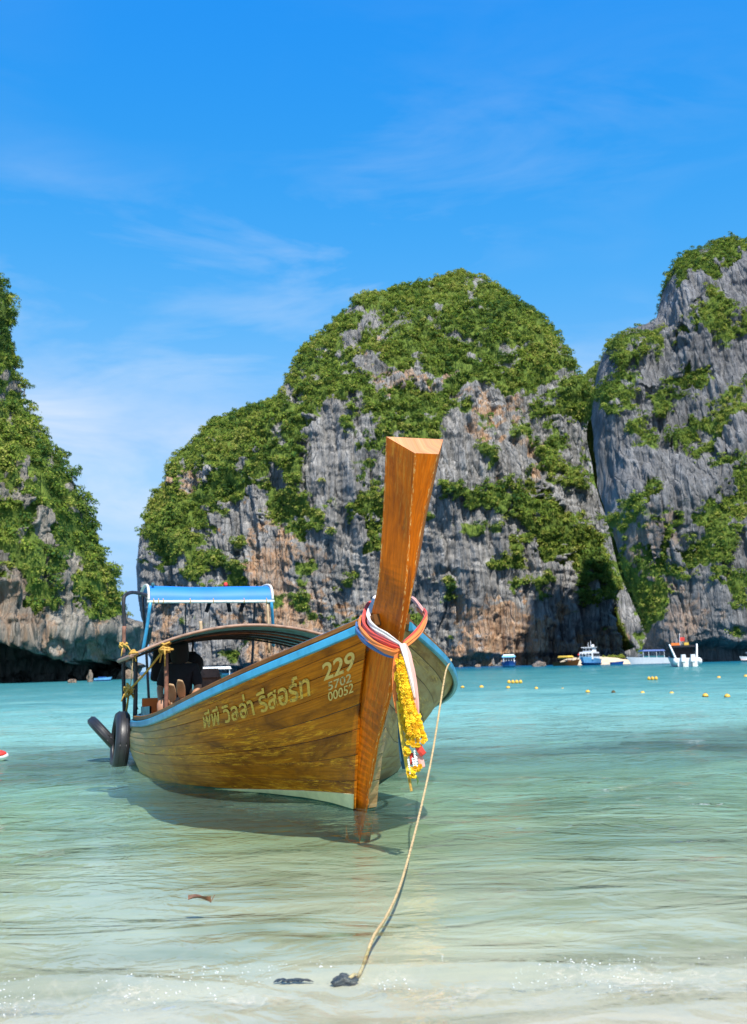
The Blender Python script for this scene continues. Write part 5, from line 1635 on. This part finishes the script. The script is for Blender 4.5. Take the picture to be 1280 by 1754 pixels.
def b_yellow(root):
    hullpart(root, 8.0, 2.2, 0.8, M['brown'], None, sheer=0.9)
    MB().box((-0.4, 0, 2.25), (3.4, 2.3, 0.42), 0, 0.8).build('canopy', M['yellow'], root)
    MB().box((-0.4, 0, 1.85), (3.0, 2.0, 0.16), 0, 0.9).build('canopy_skirt', M['yellow'], root)
    for x_ in (-1.6, 0.9):
        for y_ in (-0.85, 0.85):
            MB().tube([(x_, y_, 0.6), (x_, y_, 2.1)], 0.05, 6).build('post', M['rustpole'], root)
    MB().box((0.2, 0.3, 1.15), (1.2, 1.2, 0.5)).build('cargo', M['teal'], root)
    MB().box((1.2, -0.4, 1.0), (0.5, 0.5, 0.5)).build('life_vest_pile', M['orange'], root)
    MB().tube([(2.8, 0, 1.0), (3.6, 0, 2.4), (3.9, 0, 3.2)], [0.14, 0.12, 0.10], 8).build('prow', M['rustpole'], root)
    MB().ell((3.72, 0, 2.55), (0.28, 0.28, 0.3), 8, 6).build('prow_cloth', M['red'], root)
far_boat(972, 1139, 212.0, -math.pi / 2 + 0.7, 'brown longtail boat with a yellow canopy and red cloth on its prow', b_yellow)
def b_white(root):
    hullpart(root, 12.0, 3.9, 1.5, M['ltblue'], M['navy'])
    cb = MB().box((-0.5, 0, 2.3), (7.0, 3.3, 1.7), 0, 0.94).build('cabin', M['white'], root)
    for y_ in (-1.1, -0.37, 0.37, 1.1):
        MB().box((3.0, y_, 2.45), (0.14, 0.55, 0.7)).build('window', M['glass'], cb)
    for x_ in (-3.0, -1.8, -0.6, 0.6, 1.8):
        for y_ in (-1.62, 1.62):
            MB().box((x_, y_, 2.45), (0.8, 0.12, 0.7)).build('window', M['glass'], cb)
    up = MB().box((-0.8, 0, 3.65), (3.6, 2.5, 1.0), 0, 0.9).build('wheelhouse', M['white'], root)
    for y_ in (-0.8, 0, 0.8):
        MB().box((0.96, y_, 3.72), (0.14, 0.6, 0.5)).build('window', M['glass'], up)
    MB().box((-0.6, 0, 4.25), (4.4, 2.8, 0.14)).build('roof', M['white'], root)
    MB().tube([(-1.2, 0.3, 4.3), (-1.2, 0.3, 5.8)], 0.06, 6).build('mast', M['white'], root)
    MB().tube([(-1.9, -0.5, 4.3), (-1.9, -0.5, 5.4)], 0.05, 6).build('mast', M['white'], root)
    MB().ell((-1.0, 0.8, 4.6), (0.4, 0.4, 0.35), 10, 8).build('radome', M['white'], root)
    for sg_ in (-1, 1):
        MB().tube([(3.0, sg_ * 1.4, 2.1), (5.6, sg_ * 0.3, 2.6)], 0.05, 6).build('bow_rail', M['white'], root)
far_boat(1010, 1139, 206.0, -math.pi / 2 - 0.45, 'white double decked cruiser with a blue hull beside the sand strip', b_white)
def b_speed(root):
    hullpart(root, 11.0, 3.0, 1.35, M['white'], None, sheer=0.25)
    MB().box((-0.5, 0, 3.0), (5.4, 2.7, 0.34), 0, 0.86).build('canopy', M['navy'], root)
    for x_ in (-2.9, -1.1, 0.7, 2.0):
        for y_ in (-1.2, 1.2):
            MB().tube([(x_, y_, 1.2), (x_, y_, 2.9)], 0.05, 6).build('post', M['white'], root)
    MB().box((-0.6, 0, 1.55), (5.0, 2.3, 0.5)).build('seats', M['teal'], root)
    for k, x_ in enumerate((-2.4, -1.4, -0.3, 0.8, 1.6)):
        MB().ell((x_, -0.9, 2.0), (0.2, 0.2, 0.32), 8, 6).build('seat_back', M['pipe'], root, True)
    for x_ in (-3.6, -0.6, 2.2):
        MB().ell((x_, -1.58, 0.85), (0.26, 0.20, 0.62), 10, 8).build('fender', M['white'], root, True)
far_boat(1114, 1138, 190.0, math.pi + 0.15, 'white speedboat with a dark blue canopy and white fenders, side on', b_speed)
def b_out(root):
    hullpart(root, 9.0, 3.4, 1.15, M['white'], None, sheer=0.3, stern=1.0)
    for y_ in (-0.62, 0.62):
        e = MB().box((-4.85, y_, 1.15), (0.7, 0.62, 0.95), 0, 0.8).build('outboard', M['white'], root)
        MB().box((-4.9, y_, 0.35), (0.4, 0.24, 0.9)).build('leg', M['pipe'], e)
    MB().box((-0.8, 0, 2.75), (4.8, 2.9, 0.26), 0, 0.9).build('canopy', M['black'], root)
    MB().box((-0.4, 0, 1.75), (3.6, 2.5, 1.5)).build('dark_curtain', M['black'], root)
    for sg_ in (-1, 1):
        MB().add([(-3.9, sg_ * 1.30, 1.1), (-3.0, sg_ * 1.30, 1.1), (-1.7, sg_ * 1.75, 3.05), (-2.2, sg_ * 1.75, 3.05), (-3.9, sg_ * 1.46, 1.1), (-3.0, sg_ * 1.46, 1.1), (-1.7, sg_ * 1.90, 3.05), (-2.2, sg_ * 1.90, 3.05)],
                 [(0, 1, 2, 3), (4, 7, 6, 5), (0, 4, 5, 1), (1, 5, 6, 2), (2, 6, 7, 3), (3, 7, 4, 0)]).build('arch', M['white'], root)
        MB().ell((-4.2, sg_ * 1.55, 0.7), (0.7, 0.36, 0.5), 10, 8).build('fender', M['white'], root, True)
    MB().tube([(-1.8, 0.35, 2.85), (-1.8, 0.35, 4.5)], 0.04, 6).build('flag_pole', M['white'], root)
    MB().box((-1.8, 0.0, 3.7), (0.05, 0.62, 0.55)).build('flag', M['red'], root)
    MB().box((-1.6, 1.0, 3.05), (0.9, 1.1, 0.36)).build('life_vest_pile', M['orange'], root)
    MB().box((-1.6, -0.5, 3.05), (0.6, 0.6, 0.4)).build('box', M['yellow'], root)
far_boat(1168, 1146, 118.0, math.pi / 2 - 0.1, 'white speedboat seen from its stern with twin outboards and a red flag', b_out)
def b_edge(root):
    hullpart(root, 7.0, 2.2, 0.9, M['white'], M['s_pink'])
    MB().box((-0.5, 0, 1.4), (2.6, 1.7, 0.9), 0, 0.9).build('cabin', M['s_pink'], root)
    MB().box((-0.5, 0, 1.95), (3.0, 2.0, 0.14)).build('roof', M['white'], root)
far_boat(1290, 1132, 190.0, math.pi + 0.3, 'pink and white boat cut off by the right edge of the view', b_edge)
def b_gap(root):
    hullpart(root, 6.4, 1.8, 0.55, M['teal'], None)
    MB().box((0, 0, 1.38), (4.2, 1.8, 0.24), 0, 0.93).build('canopy', M['white'], root)
    for x_ in (-1.9, -0.6, 0.6, 1.9):
        for y_ in (-0.75, 0.75):
            MB().tube([(x_, y_, 0.5), (x_, y_, 1.3)], 0.035, 6).build('post', M['white'], root)
    for k, x_ in enumerate((-1.3, -0.3, 0.9)):
        MB().box((x_, 0.0, 0.75), (0.5, 0.9, 0.4)).build('seat', M['red'] if k == 1 else M['teal'], root)
far_boat(360, 1170, 84.0, 0.15, 'small white roofed boat seen through the gap under the brown awning', b_gap)
def b_small(root):
    hullpart(root, 2.6, 0.9, 0.42, M['ltblue'], M['navy'])
    MB().box((-0.1, 0, 0.45), (1.2, 0.6, 0.3)).build('seat', M['navy'], root)
far_boat(177, 1160, 128.0, 0.1, 'small bright blue boat by the mouth of the sea cave', b_small)
def b_dinghy(root):
    hullpart(root, 3.4, 1.3, 0.6, M['navy'], None)
    MB().box((0, 0, 0.62), (0.3, 1.0, 0.1)).build('thwart', M['palewood'], root)
far_boat(1058, 1138, 205.0, 0.2, 'small dark dinghy at the edge of the sand strip', b_dinghy)
# tip of a red and white float at the left edge
c = onz(-2, 1303)
root = empty('swim_float', (c[0], c[1], 0.0))
MB().ell((0, 0, 0.055), (0.115, 0.09, 0.06), 18, 12).build('shell', M['white'], root, True)
MB().ell((-0.012, -0.02, 0.078), (0.112, 0.085, 0.048), 18, 12).build('cap', M['red'], root, True)
tag(root, 'red and white float cut off by the left edge of the view', 'float')

# ------------------------------------------------------------------ small things at the shore
c = onz(342, 1552)
n_, V, Fc = 14, [], []
for i in range(n_):
    u_ = i / (n_ - 1)
    x_ = (u_ - 0.5) * 0.085
    wd = 0.013 * math.sin(math.pi * min(1, u_ * 1.05)) ** 0.8 + 0.0008
    cu_ = 0.010 * math.sin(u_ * 3.0 + 0.4) + 0.012 * (u_ - 0.4) ** 2
    for v_ in (-1, -0.5, 0, 0.5, 1):
        V.append((x_, v_ * wd, cu_ + 0.005 * abs(v_) + 0.012 * v_ * (0.4 - u_)))
leaf = empty('leaf', (c[0], c[1], 0.013), -0.12)
link('blade', mesh('blade', V, grid_faces(n_, 5), M['leafbrown'], True), leaf)
MB().tube([(V[i * 5 + 2][0], 0, V[i * 5 + 2][2] + 0.001) for i in range(n_)] + [(0.055, 0.004, 0.016)], 0.0011, 5).build('stalk', M['leafbrown'], leaf)
leaf.scale = (1.2, 1.5, 2.0)
tag(leaf, 'curled dry brown leaf floating on the shallow water at the left', 'leaf')
def shore_stone(px, py, r, seed, mat, label, cat):
    c = onz(px, py, -0.01)
    o = rock('stone' if cat == 'stone' else 'seaweed', (c[0], c[1], float(sand_z(c[0], c[1])) + r[2] * 0.55), r, seed, mat, label, cat)
    return o
M['stone'] = simple_mat('dark_wet_stone', (0.055, 0.055, 0.050), 0.3, 0.5, 40, 0.6, 0.004)
M['weed'] = simple_mat('dark_seaweed', (0.014, 0.018, 0.020), 0.3, 0.5, 60, 0.6, 0.004)
shore_stone(590, 1676, (0.055, 0.034, 0.018), 5, M['stone'], 'dark wet stone at the end of the mooring rope', 'stone')
# a torn strip of seaweed
c = onz(497, 1672, -0.005)
mb = MB()
rw = np.random.default_rng(12)
for k in range(9):
    x0 = -0.055 + 0.011 * k
    mb.tube(spline([(x0, rw.normal() * 0.004, 0.012), (x0 + 0.02, rw.normal() * 0.006, 0.020), (x0 + 0.045, rw.normal() * 0.008, 0.012)], 8), np.array([0.002, 0.006, 0.007, 0.007, 0.006, 0.006, 0.004, 0.002]), 6, 0.4)
o = mb.build('seaweed', M['weed'], None, True)
o.location = (c[0], c[1], float(sand_z(c[0], c[1])) - 0.006)
tag(o, 'black strip of seaweed in the wash left of the dark stone', 'seaweed')

# froth: drops and bubbles on the small breaking ripple
rf = np.random.default_rng(31)
nF = 1500
fx = rf.uniform(-1.7, 1.7, nF)
fyc = 3.44 + 0.05 * vn(fx * 0.8, 0.0, 0.0, 5) + 0.02 * vn(fx * 3.1, 1.0, 0.0, 6)
fy = fyc - 0.05 + rf.normal(size=nF) * 0.075
clump = fbm(fx * 4, fy * 6, 0.0, 3, 64)
keep = clump > -0.05
fx, fy, fyc = fx[keep], fy[keep], fyc[keep]
u = fy - fyc
fz = 0.034 * np.where(u < 0, np.exp(-(u / 0.055) ** 2), np.exp(-(u / 0.16) ** 2)) + 0.006 * rf.random(len(fx)) + 0.001
ico = [(0, 0, 1), (1, 0, 0), (0, 1, 0), (-1, 0, 0), (0, -1, 0), (0, 0, -1)]
fi_ = [(0, 1, 2), (0, 2, 3), (0, 3, 4), (0, 4, 1), (5, 2, 1), (5, 3, 2), (5, 4, 3), (5, 1, 4)]
rad = 0.0008 + 0.0022 * rf.random(len(fx)) ** 3
V = (np.array(ico)[None] * rad[:, None, None] * np.array([1.5, 1.0, 0.8]) + np.stack([fx, fy, fz], 1)[:, None]).reshape(-1, 3)
Fc = (np.array(fi_)[None] + 6 * np.arange(len(fx))[:, None, None]).reshape(-1, 3)
m, t = new_mat('froth')
pbr(t, (0.9, 0.92, 0.92), 0.08, None, **{'Specular IOR Level': 0.8})
o = link('foam', mesh('foam', V, Fc, m, True))
tag(o, 'white froth and drops along the small ripple breaking on the sand', 'foam', None, 'stuff')
print('OBJECTS', len(bpy.data.objects), 'tris', sum(len(me.loop_triangles) or len(me.polygons) * 2 for me in bpy.data.meshes))
